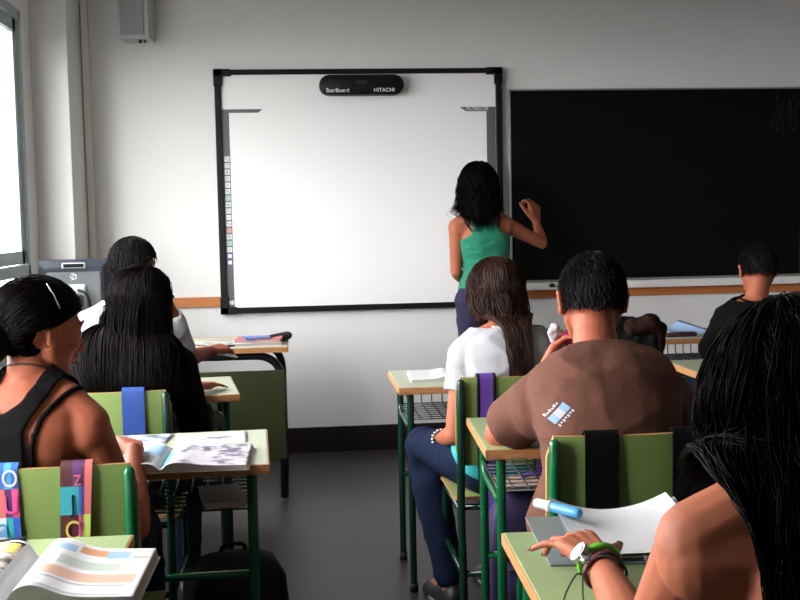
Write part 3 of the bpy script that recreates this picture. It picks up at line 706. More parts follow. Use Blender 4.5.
def headM(c, yaw, pitch, roll=0.):
    """columns: right, forward, up. yaw>0 turns to the left (counter-clockwise from above), pitch>0 looks up"""
    return Matrix.Translation(V(c)) @ Matrix.Rotation(R(yaw), 4, 'Z') @ Matrix.Rotation(R(pitch), 4, 'X') @ Matrix.Rotation(R(roll), 4, 'Y')
def build_head(bm, H, s=1.):
    Rm = H.to_3x3()
    def e(c, r, rot=None): ell(bm, H @ (V(c)*s), V(r)*s, Rm @ rot if rot else Rm, 24, 18)
    def c(pts, rads): lin(bm, [H @ (V(p)*s) for p in pts], [q*s for q in rads])
    e((0, -.012, .024), (.0735, .094, .084)); e((0, .030, .000), (.062, .056, .060)); e((0, .030, -.045), (.053, .052, .060))
    c([(-.052, .005, -.045), (-.036, .045, -.082), (0, .064, -.095), (.036, .045, -.082), (.052, .005, -.045)], [.020, .019, .021, .019, .020])
    e((0, .035, -.075), (.036, .035, .028)); e((0, .078, -.096), (.016, .012, .013))
    for q in (-1, 1):
        e((q*.036, .060, -.022), (.022, .022, .020)); c([(q*.010, .082, .020), (q*.044, .068, .021)], [.009, .010])
        ear = Matrix.Rotation(q*.28, 3, 'Z') @ Matrix.Rotation(-.2, 3, 'X')
        e((q*.077, -.008, -.010), (.008, .017, .030), ear); e((q*.080, -.004, -.030), (.006, .009, .011), ear)
        c([(q*.082, .004, .006), (q*.086, -.010, .018), (q*.086, -.022, .004), (q*.083, -.020, -.016), (q*.079, -.008, -.034)], [.005, .0055, .0055, .005, .005])
        e((q*.010, .098, -.034), (.0085, .009, .0075)); e((q*.031, .072, .001), (.015, .012, .011))
    c([(0, .084, .012), (0, .097, -.012), (0, .108, -.030)], [.0085, .0095, .0115])
    e((0, .088, -.057), (.023, .010, .0065)); e((0, .085, -.068), (.019, .010, .0075)); e((0, .086, -.048), (.018, .008, .010))
def head_extras(par, H, s=1.):
    for q in (-1, 1):
        bm = NB(); ell(bm, H @ (V((q*.031, .0735, .001))*s), (.0118*s,)*3); ell(bm, H @ (V((q*.031, .0835, .001))*s), (.0050*s, .0025*s, .0050*s), H.to_3x3(), 12, 8, 1)
        obj('eye', bm, [M_eyew, M_iris], par, world=True, smooth=True)
        bm = NB(); tube(bm, [H @ (V(p)*s) for p in ((q*.014, .0905, .024), (q*.034, .0835, .030), (q*.052, .068, .024))], [.0028*s, .003*s, .0012*s], 8, True)
        obj('eyebrow', bm, M_hairk, par, world=True, smooth=True)
    bm = NB(); ell(bm, H @ (V((0, .0915, -.0570))*s), V((.0205, .0075, .0045))*s, H.to_3x3()); ell(bm, H @ (V((0, .0895, -.067))*s), V((.018, .0075, .0055))*s, H.to_3x3())
    obj('lips', bm, M_lip, par, world=True, smooth=True)
def hand(bm, W, d, n, tside, curls=(.3, .3, .35, .4), tc=.4, s=1., spread=1., thumb_out=.75):
    """W wrist, d towards fingers, n out of the palm, tside towards the thumb. returns finger tips (pos, dir, back normal)"""
    W = V(W); d = V(d).normalized(); n = V(n); n = (n-d*n.dot(d)).normalized(); t = V(tside); t = (t-d*t.dot(d)-n*t.dot(n)).normalized(); tips = []
    base = [(.029, .088, 7), (.010, .092, 1), (-.010, .088, -6), (-.027, .079, -14)]
    ph = [(.040, .024, .020), (.044, .028, .021), (.040, .026, .020), (.032, .019, .017)]
    for i, ((o, L, a), (p1, p2, p3)) in enumerate(zip(base, ph)):
        k = W + d*L*s + t*o*s
        lin(bm, [W + t*o*.55*s + d*.008*s, k], [.015*s, .0125*s])
        aa = R(a*spread); dd = (d*math.cos(aa)+t*math.sin(aa)).normalized(); c = curls[i]; p = k; ang = 0; P = [k]
        for L2, w in ((p1, .55), (p2, .85), (p3, .55)):
            ang += c*w; v = dd*math.cos(ang)+n*math.sin(ang); p = p+v*L2*s; P.append(p)
        r = (.0092, .0082, .0075, .0064) if i < 3 else (.0082, .0072, .0065, .0056)
        lin(bm, P, [q*s for q in r]); bn = (-n*math.cos(ang)+dd*math.sin(ang)); tips.append((p, v, bn, r[3]*s))
    k = W + d*.022*s + t*.024*s + n*.004*s; dd = (d*(1-thumb_out*.55)+t*thumb_out+n*.25).normalized(); P = [k]; p = k
    v = dd
    for L2, w in ((.042, 0), (.033, .5), (.026, .4)):
        v = (v + (d*.8+n*.35-t*.2)*tc*w).normalized(); p = p+v*L2*s; P.append(p)
    lin(bm, P, [.0155*s, .0118*s, .0102*s, .0082*s]); tips.append((p, v, (t*.3-n).normalized(), .0082*s))
    lin(bm, [W+d*.005*s, W+d*.05*s+t*.020*s+n*.006*s], [.018*s, .016*s]); lin(bm, [W+d*.01*s-t*.010*s, W+d*.065*s-t*.018*s+n*.004*s], [.016*s, .014*s])
    return tips
class Person: pass
def spine_frame(P, t):
    a, m, b = P.pelvis, P.mid, P.neck
    c = a*(1-t)**2+m*2*t*(1-t)+b*t*t; tan = ((m-a)*(1-t)+(b-m)*t).normalized()
    l = (P.hdir*(1-t)+P.sdir*t).normalized(); l = (l-tan*l.dot(tan)).normalized(); f = tan.cross(l)
    return c, l, f, tan
TORSO = [(-.10, .115, .085), (0, .165, .118), (.10, .172, .122), (.22, .158, .112), (.38, .134, .098), (.52, .138, .104), (.66, .152, .115), (.78, .160, .115), (.88, .150, .098), (.95, .115, .075), (1.0, .062, .056)]
def torso(bm, P, off=0., t0=-1, t1=2):
    RR = []
    for t, w, dd in TORSO:
        if t < t0 or t > t1: continue
        c, l, f, tan = spine_frame(P, t); w = w*P.w+off; dd = dd*P.dep+off
        if t > .6: w = max(w, 0)
        RR.append([c + l*(math.copysign(abs(math.cos(a))**.85, math.cos(a))*w) + f*(math.copysign(abs(math.sin(a))**.9, math.sin(a))*dd) for a in [2*PI*k/28 for k in range(28)]])
    rings(bm, RR)
    if P.bust:
        for q in (-1, 1):
            c, l, f, tan = spine_frame(P, .70); ell(bm, c+l*q*.068*P.w+f*(.078*P.dep+off*.5), (.054+off, .050+off, .052+off))
def shoulders(bm, P, off=0.):
    for sh in (P.shL, P.shR):
        nk = P.neck
        lin(bm, [nk*.8+sh*.2+V((0, 0, .004)), nk*.45+sh*.55+V((0, 0, .008)), sh], [.048+off, .050+off, .056*P.arm+off])
        c, l, f, tan = spine_frame(P, .84); lin(bm, [c, sh-tan*.015], [.07+off, .058*P.arm+off])
def arms(bm, P, off=0., upto=2., which='LR'):
    for q, sh, el, wr in (('L', P.shL, P.elL, P.wrL), ('R', P.shR, P.elR, P.wrR)):
        if q not in which: continue
        a = P.arm
        if upto >= 2:
            pts = [sh, sh*.6+el*.4, sh*.1+el*.9, el, el*.72+wr*.28, el*.35+wr*.65, wr]
            lin(bm, pts, [x+off for x in (.053*a, .046*a, .038*a, .037*a, .039*a, .031*a, .0245*a)])
        else:
            up = min(upto, 1.); e = sh.lerp(el, up); pts = [sh, sh.lerp(e, .5), e]
            rr = [.053*a+off, .048*a+off, (.047-.004*up)*a+off*1.25]
            if upto > 1: pts.append(el.lerp(wr, upto-1)); rr.append(.036*a+off)
            tube(bm, pts, rr, 22, False); ell(bm, sh, (.053*a+off,)*3)
def legs(bm, P, off=0., upto=2.):
    for hp, kn, an, te in ((P.hpL, P.knL, P.anL, P.toL), (P.hpR, P.knR, P.anR, P.toR)):
        pts = [hp, hp.lerp(kn, .5), kn]; rr = [.088*P.leg+off, .074*P.leg+off, .056*P.leg+off]
        if upto > 1: pts += [kn.lerp(an, .3), kn.lerp(an, .7), an.lerp(kn, .04)]; rr += [.058*P.leg+off, .042*P.leg+off*1.2, .034*P.leg+off*1.3]
        lin(bm, pts, rr)
def make_person(label, loc, P, skin=M_skin, voxel=.0055, hands=(None, None), group=None, hs=1.):
    for k in ('pelvis', 'mid', 'neck', 'shL', 'shR', 'elL', 'elR', 'wrL', 'wrR', 'hpL', 'hpR', 'knL', 'knR', 'anL', 'anR', 'toL', 'toR'): setattr(P, k, V(getattr(P, k)))
    P.hdir = (P.hpR-P.hpL).normalized(); P.sdir = (P.shR-P.shL).normalized()
    bm = NB(); torso(bm, P); shoulders(bm, P); arms(bm, P); legs(bm, P)
    for an, te in ((P.anL, P.toL), (P.anR, P.toR)):
        dd = (te-an); dd.z = 0; dd.normalize(); heel = V((an.x, an.y, te.z))-dd*.03; lin(bm, [an, heel+V((0, 0, .01))], [.033, .030]); lin(bm, [heel, heel*.5+te*.5+V((0, 0, .012)), te], [.030, .034, .022])
    H = P.H; hb = H @ V((0, -.018, -.060)); tube(bm, catmull([P.neck-(hb-P.neck)*.35, P.neck, P.neck.lerp(hb, .55), hb], 4), [.062*P.nk]*5+[.055*P.nk]*4+[.052*P.nk]*4, 20, True)
    build_head(bm, H, hs); P.tips = []
    for q, hd in zip(('L', 'R'), hands):
        wr = P.wrL if q == 'L' else P.wrR
        if hd: P.tips.append(hand(bm, wr, **hd))
    me = remesh(bm, voxel, 4, .5, 'person')
    o = obj('person', me, skin, None, smooth=True, loc=loc, world=True); tag(o, label, 'person', group); o['pose_side'] = 0; del o['pose_side']
    head_extras(o, H, hs); P.o = o; P.hs = hs; return o
def wrinkle(me, amp, sc, seed=0., stretch=(1, 1, 1), fold=None):
    me.update(); nrm = [v.normal.copy() for v in me.vertices]
    for v, n in zip(me.vertices, nrm):
        p = V((v.co.x*stretch[0], v.co.y*stretch[1], v.co.z*stretch[2]))*sc+V((seed, seed*.7, 0))
        a = 1-abs(noise.noise(p))*2.2; b = noise.noise(p*2.3)
        v.co += n*amp*(a*a*math.copysign(1, a)*.7+b*.4)
def cut(me, planes):
    bm = bmesh.new(); bm.from_mesh(me)
    for co, no in planes: bmesh.ops.bisect_plane(bm, geom=bm.verts[:]+bm.edges[:]+bm.faces[:], plane_co=V(co), plane_no=V(no), clear_outer=True)
    bm.to_mesh(me); bm.free(); return me
def keep(me, fn):
    bm = bmesh.new(); bm.from_mesh(me)
    bad = [f for f in bm.faces if not fn(f.calc_center_median())]
    bmesh.ops.delete(bm, geom=bad, context='FACES')
    ln = [v for v in bm.verts if not v.link_faces]; bmesh.ops.delete(bm, geom=ln, context='VERTS')
    for _ in range(8):
        new = {}
        for v in bm.verts:
            nb = [e.other_vert(v) for e in v.link_edges if e.is_boundary]
            if len(nb) == 2: new[v] = v.co*.4+(nb[0].co+nb[1].co)*.3
        for v, c in new.items(): v.co = c
    bm.to_mesh(me); bm.free(); return me
def thicken(me, th=.003):
    bm = bmesh.new(); bm.from_mesh(me)
    bmesh.ops.solidify(bm, geom=bm.faces[:], thickness=th); bm.to_mesh(me); bm.free(); return me
def tee(P, m, off=.013, sleeve=.62, amp=.006, sc=9, name='t_shirt', neckcut=.0, hem=.0, seed=0., voxel=.006, neck_up=.012):
    bm = NB(); torso(bm, P, off); shoulders(bm, P, off); arms(bm, P, off+.002, sleeve)
    me = remesh(bm, voxel, 5, .5); wrinkle(me, amp, sc, seed)
    c, l, f, tan = spine_frame(P, 1.0); nd = (tan-f*.35).normalized()
    pl = [(P.neck+nd*neck_up, nd)]
    c0, l0, f0, tan0 = spine_frame(P, hem); pl.append((c0, -tan0)); cut(me, pl)
    o = obj(name, me, m, P.o, world=True, smooth=True)
    # collar rib
    bm = NB(); c = P.neck+nd*neck_up
    cr = []
    hb = P.H @ V((0, -.018, -.06)); ax = (hb-P.neck).normalized(); u = (l-nd*l.dot(nd)).normalized(); w = nd.cross(u)
    tree = BVHTree.FromObject if False else None
    for k in range(28):
        a = 2*PI*k/28; cr.append(c+u*math.cos(a)*(.064*P.nk+off*.6)+w*math.sin(a)*(.062*P.nk+off*.6))
    cr.append(cr[0]); tube(bm, cr, .0055, 8); obj('collar', bm, m, o, world=True, smooth=True)
    return o
def trousers(P, m, off=.012, upto=2., name='trousers', top=.26, amp=.006):
    bm = NB(); torso(bm, P, off, -1, .4); legs(bm, P, off, upto); ell(bm, P.pelvis, (.15*P.w+off, .12*P.dep+off, .12))
    me = remesh(bm, .008, 4, .5); wrinkle(me, amp, 9, 3.)
    c0, l0, f0, tan0 = spine_frame(P, top); cut(me, [(c0, tan0)])
    return obj(name, me, m, P.o, world=True, smooth=True)
def shoes(P, m=M_shoe):
    for an, te in ((P.anL, P.toL), (P.anR, P.toR)):
        d = te-an; d.z = 0; d.normalize(); s = d.cross(V((0, 0, 1))); base = V((an.x, an.y, te.z-.025)); bm = NB(); RR = []
        for x, w, h in ((-.075, .018, .045), (-.066, .030, .07), (-.03, .037, .088), (.02, .040, .082), (.07, .043, .062), (.12, .047, .048), (.165, .040, .040), (.19, .022, .028)):
            p = base+d*x; RR.append([p+s*math.cos(a)*w+V((0, 0, 1))*(max(math.sin(a), -.35)*h*.75+h*.26) for a in [2*PI*k/20 for k in range(20)]])
        rings(bm, RR); so = obj('shoe', bm, m, P.o, world=True, smooth=True)
        bm = NB(); RR = []
        for z, g in ((-.003, 1), (.012, 1.04)):
            out = []
            for k in range(28):
                a = 2*PI*k/28; out.append(base+d*(.055+math.cos(a)*.132*g)+s*math.sin(a)*.043*g*(1+.12*math.cos(a))+V((0, 0, z)))
            RR.append(out)
        rings(bm, RR); obj('sole', bm, M_sole, so, world=True)

# ---- hair
def capsules_push(X, caps, margin):
    for a, b, r in caps:
        a = np.array(a); b = np.array(b); ab = b-a; L = (ab@ab)+1e-9
        t = np.clip(((X-a)@ab)/L, 0, 1)[:, None]; C = a+ab*t; D = X-C; d = np.linalg.norm(D, axis=1, keepdims=True)+1e-9
        m = (r+margin)[:, None]; X = np.where(d < m, C+D/d*m, X)
    return X
def hair(P, m, n=1400, length=(.3, .4), step=.014, grav=.55, region=None, flow=None, wave=.008, wl=.09, clump=.55, rad=.0016, layer=.018, name='hair', guides=90, sway=None, fmin=None, caps_extra=(), cap=True, capf=1.0, back=.0, seed=1, seg=3, spread_noise=.004, hairline=.035, side=.6, min_len=None, target=None, stickl=.0, adhere=True, lift=.03, pad=(.012, .004, .003)):
    rng = np.random.default_rng(seed); H = P.H; s = P.hs
    Hn = np.array(H.to_3x3()); c0 = np.array(H @ (V((0, -.012, .024))*s)); rr = np.array((.0735, .094, .084))*s
    def inscalp(u):     # u unit dirs in head frame (right, fwd, up)
        x, y, z = u.T
        if region is not None: return region(x, y, z)
        return (z > -.05+.62*np.clip(y+.15, 0, 1)) | ((y < -.05) & (z > -.60+.25*y)) 
    if cap:
        b = bmesh.new(); bmesh.ops.create_icosphere(b, subdivisions=5, radius=1.)
        U = np.array([v.co[:] for v in b.verts]); U /= np.linalg.norm(U, axis=1, keepdims=True)
        ins = inscalp(U)
        for v, u, k in zip(b.verts, U, ins):
            f = 1.055*capf if k else .93
            nn = noise.noise(V(u)*9)*.02 if k else 0
            p = u*rr*(f+nn); v.co = V(c0 + Hn@p)
        for f in b.faces: f.smooth = True
        for _ in range(3): bmesh.ops.smooth_vert(b, verts=b.verts[:], factor=.5, use_axis_x=True, use_axis_y=True, use_axis_z=True)
        capo = b
    U = rng.normal(size=(n*6, 3)); U /= np.linalg.norm(U, axis=1, keepdims=True); U = U[inscalp(U)][:n]; n = len(U)
    X = c0 + (U*rr*1.03)@Hn.T
    nloc = U/rr; nloc /= np.linalg.norm(nloc, axis=1, keepdims=True); Nw = nloc@Hn.T
    if flow is None:
        F = np.stack([np.clip(U[:, 0]*3, -1, 1)*side*(.45+.55*np.clip(U[:, 1]+.3, 0, 1)), -np.ones(n)*.75, -.5*np.ones(n)], 1)
    else: F = flow(U)
    Fw = F@Hn.T; T = Fw-Nw*np.sum(Fw*Nw, 1, keepdims=True); T /= np.linalg.norm(T, axis=1, keepdims=True)+1e-9
    Ls = rng.uniform(length[0], length[1], n) if not callable(length) else length(U, rng)
    steps = int(np.max(Ls)/step)+1; marg = rng.uniform(.002, layer, n)*s
    caps = list(caps_extra); paths = [X.copy()]; D = T+Nw*lift; D /= np.linalg.norm(D, axis=1, keepdims=True)
    headc = np.array(H @ V((0, -.01, -.0)))
    for k in range(steps):
        f = min(1, k*step/.05); gg = grav*(.35+.35*f)
        D = D*(1-gg)+np.array((0, 0, -1.))*gg + rng.normal(size=(n, 3))*spread_noise*5
        if target is not None: D = D + target(X, k*step, U)
        D /= np.linalg.norm(D, axis=1, keepdims=True); Xn = X+D*(Ls/steps)[:, None]
        # head ellipsoid push
        q = (Xn-c0)@Hn; below = np.clip((c0[2]+.03-Xn[:, 2:3])/.12, 0, 1); e = rr*1.03+marg[:, None]*(.40+.60*below)+np.array(pad); g = np.linalg.norm(q/e, axis=1, keepdims=True)
        ws = np.clip((Xn[:, 2:3]-(c0[2]-.05))/.07, 0, 1)*(1. if adhere else 0.); ws = np.maximum(ws, 1. if k*step < stickl else 0.); ws = np.where(g < 1, 1., ws); q = q*(1-ws)+q/np.maximum(g, .3)*ws; Xn = q@Hn.T+c0
        Xn = capsules_push(Xn, caps, marg)
        D = (Xn-X); D /= np.linalg.norm(D, axis=1, keepdims=True)+1e-9; X = Xn; paths.append(X.copy())
    S = np.stack(paths, 1); K = S.shape[1]; tt = np.linspace(0, 1, K)
    ng = min(guides, n); gi = rng.choice(n, ng, replace=False); d2 = ((S[:, 0][:, None]-S[gi, 0][None])**2).sum(-1)+((S[:, -1][:, None]-S[gi, -1][None])**2).sum(-1)*.6; a = gi[d2.argmin(1)]
    w = (clump*tt**1.3)[None, :, None]; S = S*(1-w)+S[a]*w
    ph = rng.uniform(0, 6.28, n)[a]; 
    arc = tt[None, :]*Ls[:, None]; wv = np.sin(arc/wl*6.28+ph[:, None])*wave*np.clip(arc/.12, 0, 1); wv2 = np.cos(arc/wl*5.1+ph[:, None]*2)*wave*np.clip(arc/.12, 0, 1)
    lat = Hn[:, 0]; S = S+wv[..., None]*lat+wv2[..., None]*Hn[:, 1]*.8
    T = np.gradient(S, axis=1); T /= np.linalg.norm(T, axis=2, keepdims=True)+1e-9
    ref = np.array((.3, .9, .2)); A = np.cross(T, ref); A /= np.linalg.norm(A, axis=2, keepdims=True)+1e-9; B = np.cross(T, A)
    tp = np.clip(np.minimum(1, (1.02-tt)*2.2), .15, 1)*rad
    rg = [S+(A*math.cos(x)+B*math.sin(x))*tp[None, :, None]*rng.uniform(.7, 1.4, n)[:, None, None] for x in [2*PI*k/seg for k in range(seg)]]
    Vt = np.stack(rg, 2).reshape(-1, 3)
    idx = np.arange(n*K*seg).reshape(n, K, seg); faces = []
    for j in range(seg):
        j2 = (j+1) % seg; faces.append(np.stack([idx[:, :-1, j], idx[:, :-1, j2], idx[:, 1:, j2], idx[:, 1:, j]], -1).reshape(-1, 4))
    Fc = np.concatenate(faces); me = bpy.data.meshes.new(name)
    vl, fl = Vt.tolist(), Fc.tolist()
    if cap:
        o0 = len(vl); capo.verts.ensure_lookup_table(); capo.verts.index_update(); vl += [tuple(v.co) for v in capo.verts]; fl += [[v.index+o0 for v in f.verts] for f in capo.faces]; capo.free()
    me.from_pydata(vl, [], fl); me.update()
    return obj(name, me, m, P.o, world=True, smooth=True)
def body_caps(P, arms_=True):
    c = [(P.neck, P.H @ V((0, -.02, -.06)), .056*P.nk)]
    up = V((0, 0, .01))
    c += [(P.neck+up, P.shL+up*.5, .060), (P.neck+up, P.shR+up*.5, .060)]
    for t, r in ((.85, .098), (.72, .118), (.58, .112), (.45, .104), (.3, .115)):
        cc, l, f, tan = spine_frame(P, t)
        for x in (-.07, -.035, 0, .035, .07): pass
        c.append((cc-l*.07, cc+l*.07, r))
    if arms_: c += [(P.shL, P.elL, .060), (P.shR, P.elR, .060)]
    return [(np.array(a), np.array(b), r) for a, b, r in c]
def gather(cx, width, k=6., z0=None, cy=None, wy=.05):
    """pulls strands below height z0 into a lock around x = cx"""
    def f(X, s, U):
        d = np.zeros_like(X); lim = np.clip(X[:, 0], cx-width, cx+width); on = np.clip((z0-X[:, 2])/.06, 0, 1)
        d[:, 0] = np.clip((lim-X[:, 0])*k, -.8, .8)*on
        if cy is not None: d[:, 1] = np.clip((np.clip(X[:, 1], cy-wy, cy+wy)-X[:, 1])*k, -.8, .8)*on
        return d
    return f
def short_flow(U): return np.stack([U[:, 0]*.3, -.6*np.ones(len(U)), -.55-.0*U[:, 2]], 1)
def short_hair(P, m, seed, L=(.018, .045), region=None, flow=None, lift=.25, n=3400, capf=1.0, wave=.0015):
    return hair(P, m, n=n, length=L, step=.008, grav=.5, flow=flow or short_flow, wave=wave, wl=.05, clump=.35, rad=.0011, layer=.010, adhere=False, pad=(0, 0, 0), lift=lift, guides=600, seed=seed, region=region, capf=capf)
def short_region(x, y, z):
    return (z > .05+.62*np.clip(y, 0, 1)) | ((y < -.02) & (z > -.50+.1*y)) | ((np.abs(x) > .75) & (y < .22) & (z > -.12) & (y > .0)) 

def mk(**k):
    P = Person(); P.w = 1.; P.dep = 1.; P.nk = 1.; P.arm = 1.; P.leg = 1.; P.bust = False
    for a, b in k.items(): setattr(P, a, b)
    return P
def seat_legs(P, yaw, spread=.10, knee=.43, foot=0., kl=None, kr=None, al=None, ar=None):
    """hips, knees and feet of a sitter whose hips face yaw degrees (0 = +y)"""
    f = V((-math.sin(R(yaw)), math.cos(R(yaw)), 0)); l = V((f.y, -f.x, 0)); p = V(P.pelvis)
    P.hpL = p-l*.085+V((0, 0, -.01)); P.hpR = p+l*.085+V((0, 0, -.01))
    P.knL = V(kl) if kl else p-l*spread+f*knee+V((0, 0, -.035)); P.knR = V(kr) if kr else p+l*spread+f*knee+V((0, 0, -.035))
    P.anL = V(al) if al else V((P.knL.x, P.knL.y, .085))+f*foot; P.anR = V(ar) if ar else V((P.knR.x, P.knR.y, .085))+f*foot
    P.toL = V((P.anL.x, P.anL.y, .028))+f*.15; P.toR = V((P.anR.x, P.anR.y, .028))+f*.15
REST = dict(curls=(.35, .4, .45, .5), tc=.4)

# G: girl writing on the chalkboard
P = mk(pelvis=(1.03, 5.84, .91), mid=(1.035, 5.86, 1.08), neck=(.995, 5.83, 1.345), shL=(.868, 5.82, 1.285), shR=(1.128, 5.84, 1.295), elL=(.862, 5.84, 1.045), elR=(1.362, 5.97, 1.185),
       wrL=(.935, 6.02, .975), wrR=(1.365, 6.125, 1.305), hpL=(.945, 5.84, .89), hpR=(1.115, 5.84, .89), knL=(.95, 5.86, .49), knR=(1.12, 5.85, .49), anL=(.95, 5.82, .085), anR=(1.13, 5.81, .085), toL=(.94, 5.97, .028), toR=(1.16, 5.96, .028),
       w=.86, dep=.88, nk=.82, arm=.86, leg=.92, bust=True, H=headM((.995, 5.875, 1.512), -12, -4))
G = make_person('young woman in a green racerback top writing on the chalkboard with her right hand', (1.03, 5.85, 0), P, M_skin, .0055,
    (dict(d=(.5, .8, -.3), n=(.8, -.4, 0), tside=(0, .2, 1), **REST), dict(d=(-.05, .25, .95), n=(-.45, .85, -.2), tside=(-.8, -.4, 0), curls=(1.0, 1.15, 1.25, 1.3), tc=.8, s=1.05, thumb_out=.5)), hs=.95)
def local(P, p):     # (lateral, forward, t along the spine)
    best = None
    ax = (P.neck-P.pelvis); L = ax.length; t = (p-P.pelvis).dot(ax)/(L*L)
    c, l, f, tan = spine_frame(P, min(max(t, 0), 1)); d = p-c
    return d.dot(l), d.dot(f), t
def tank(P, m, keepfn, name='tank_top', off=.007, hem=.12, amp=.004, seed=0., sc=9):
    bm = NB(); torso(bm, P, off); shoulders(bm, P, off)
    me = remesh(bm, .005, 5, .5); wrinkle(me, amp, sc, seed, (1, 1, 2.2))
    c0, l0, f0, tan0 = spine_frame(P, hem); cut(me, [(c0, -tan0)])
    keep(me, lambda p: keepfn(*local(P, p))); thicken(me, -.0035)
    return obj(name, me, m, P.o, world=True, smooth=True)
def racer(l, f, t):
    if t < .62: return True
    if f < 0:                                   # back: racerback tapering to the neck, straps over the shoulders
        wd = lerpf([.66, .72, .78, .84, .90, 1.0, 1.1], [.20, .135, .078, .064, .066, .074, .088], t); wi = lerpf([.86, .92, 1., 1.1], [0, .018, .045, .055], t)
        return wi <= abs(l) < wd
    wd = lerpf([.62, .72, .85, 1.0, 1.1], [.2, .125, .095, .088, .088], t); wi = lerpf([.78, .84, .95, 1.1], [0, .045, .058, .055], t)
    return wi <= abs(l) < wd
tank(P, M_teal, racer, amp=.005)
def surf_strap(P, pts, r, m, name, tree, par=None, w=None):
    """cord lying on the body surface; pts are world points projected towards the spine"""
    out = []
    for p in catmull(pts, 8):
        loc, nrm, i, d = tree.find_nearest(p - par.location if par else p)
        out.append((loc + (par.location if par else V((0, 0, 0))))+nrm*r*.4)
    bm = NB(); tube(bm, out, r, 8); return obj(name, bm, m, par, world=True, smooth=True)
def tree_of(o):
    bm = bmesh.new(); bm.from_mesh(o.data); t = BVHTree.FromBMesh(bm); bm.free(); return t
TG = tree_of(G)
for q in (-1, 1):
    def sp(l, f, t):
        c, ll, ff, tan = spine_frame(P, t); return c+ll*l*q+ff*f
    surf_strap(P, [sp(.068, -.2, .60), sp(.075, -.2, .72), sp(.088, -.15, .86), sp(.098, -.08, .97), sp(.10, .0, 1.02)], .0045, M_tealdk, 'bra_strap', TG, G)
    surf_strap(P, [sp(.115, -.15, .70), sp(.055, -.2, .76), sp(.045, -.2, .86), sp(.062, -.12, .96), sp(.08, -.04, 1.02)], .0035, M_tealdk, 'edging', TG, G)
trousers(P, M_purple, off=.010, upto=2, top=.20); shoes(P)
hair(P, M_hairb, n=4600, length=(.19, .27), grav=.45, wave=.006, wl=.11, clump=.5, rad=.0011, caps_extra=body_caps(P), seed=3, layer=.045, capf=1.04, target=gather(.985, .05, 4, 1.42, 5.74, .06))
bm = NB(); tube(bm, [V((1.378, 6.235, 1.352)), V((1.368, 6.285, 1.366))], .0055, 10, True)
tag(obj('chalk_stick', bm, M_paper, smooth=True), 'short white chalk stick between the fingers at the chalkboard', 'chalk')

# A: boy in the white shirt
P = mk(pelvis=(-.67, 4.40, .55), mid=(-.68, 4.34, .78), neck=(-.645, 4.385, 1.005), shL=(-.800, 4.39, .930), shR=(-.500, 4.44, .925), elL=(-.83, 4.60, .76), elR=(-.460, 4.535, .775),
       wrL=(-.66, 4.80, .77), wrR=(-.365, 4.72, .785), w=1.0, dep=1., arm=.98, H=headM((-.633, 4.44, 1.165), -28, -10))
seat_legs(P, -5)
A = make_person('boy in a white T-shirt at the front left with spiky black hair, facing the whiteboard', (-.67, 4.4, 0), P, M_skin2, .006,
    (dict(d=(.7, .7, -.1), n=(0, 0, -1), tside=(.7, -.7, 0), **REST), dict(d=(.6, .75, .05), n=(-.3, .1, -1), tside=(-.7, .5, .1), curls=(.5, .6, .7, .8), tc=.5)))
tee(P, M_white, off=.014, sleeve=.80, seed=2.); trousers(P, M_navy); shoes(P)
short_hair(P, M_hairk, 4, L=(.025, .050), region=short_region, capf=1.0, lift=.7)
t = thing('leaflet', 'small folded pale leaflet in the hand of the boy in the white T-shirt', 'leaflet', (-.325, 4.79, .765), R(35))
bm = NB(); box(bm, (0, 0, .015), (.10, .13, .002), Euler((.35, .2, 0))); obj('page', bm, M_paper, t); bm = NB(); box(bm, (0, 0, .0135), (.10, .13, .0015), Euler((.35, .2, .12))); obj('page', bm, M_lgrey, t)

# B: girl with long straight hair in black
P = mk(pelvis=(-.53, 3.46, .55), mid=(-.54, 3.37, .76), neck=(-.490, 3.40, .965), shL=(-.625, 3.43, .895), shR=(-.365, 3.42, .885), elL=(-.66, 3.62, .70), elR=(-.325, 3.53, .665),
       wrL=(-.53, 3.84, .775), wrR=(-.338, 3.775, .772), w=.90, dep=.9, nk=.85, arm=.86, leg=.92, bust=True, H=headM((-.462, 3.435, 1.088), -72, -8))
seat_legs(P, -3)
B_ = make_person('girl with long straight dark hair and a black top, seen from behind looking right', (-.53, 3.46, 0), P, M_skin, .0055,
    (dict(d=(.6, .8, -.05), n=(0, 0, -1), tside=(.8, -.6, 0), s=.9, **REST), dict(d=(.35, .93, -.06), n=(0, 0, -1), tside=(-.93, .35, 0), curls=(.12, .12, .15, .2), tc=.15, s=.93, spread=1.8)), hs=.95)
tee(P, M_bcot, off=.012, sleeve=1.45, seed=5.); trousers(P, M_navy); shoes(P)
def long_flow(part): 
    def f(U): return np.stack([np.sign(U[:, 0]-part)*.55, -np.ones(len(U))*.6, -.5*np.ones(len(U))], 1)
    return f
hair(P, M_hairb, n=5000, length=(.34, .46), grav=.6, wave=.0015, wl=.2, clump=.35, rad=.0011, caps_extra=body_caps(P), seed=8, layer=.018, capf=1.02, side=.12, target=gather(-.50, .085, 4, 1.02, 3.33, .06))

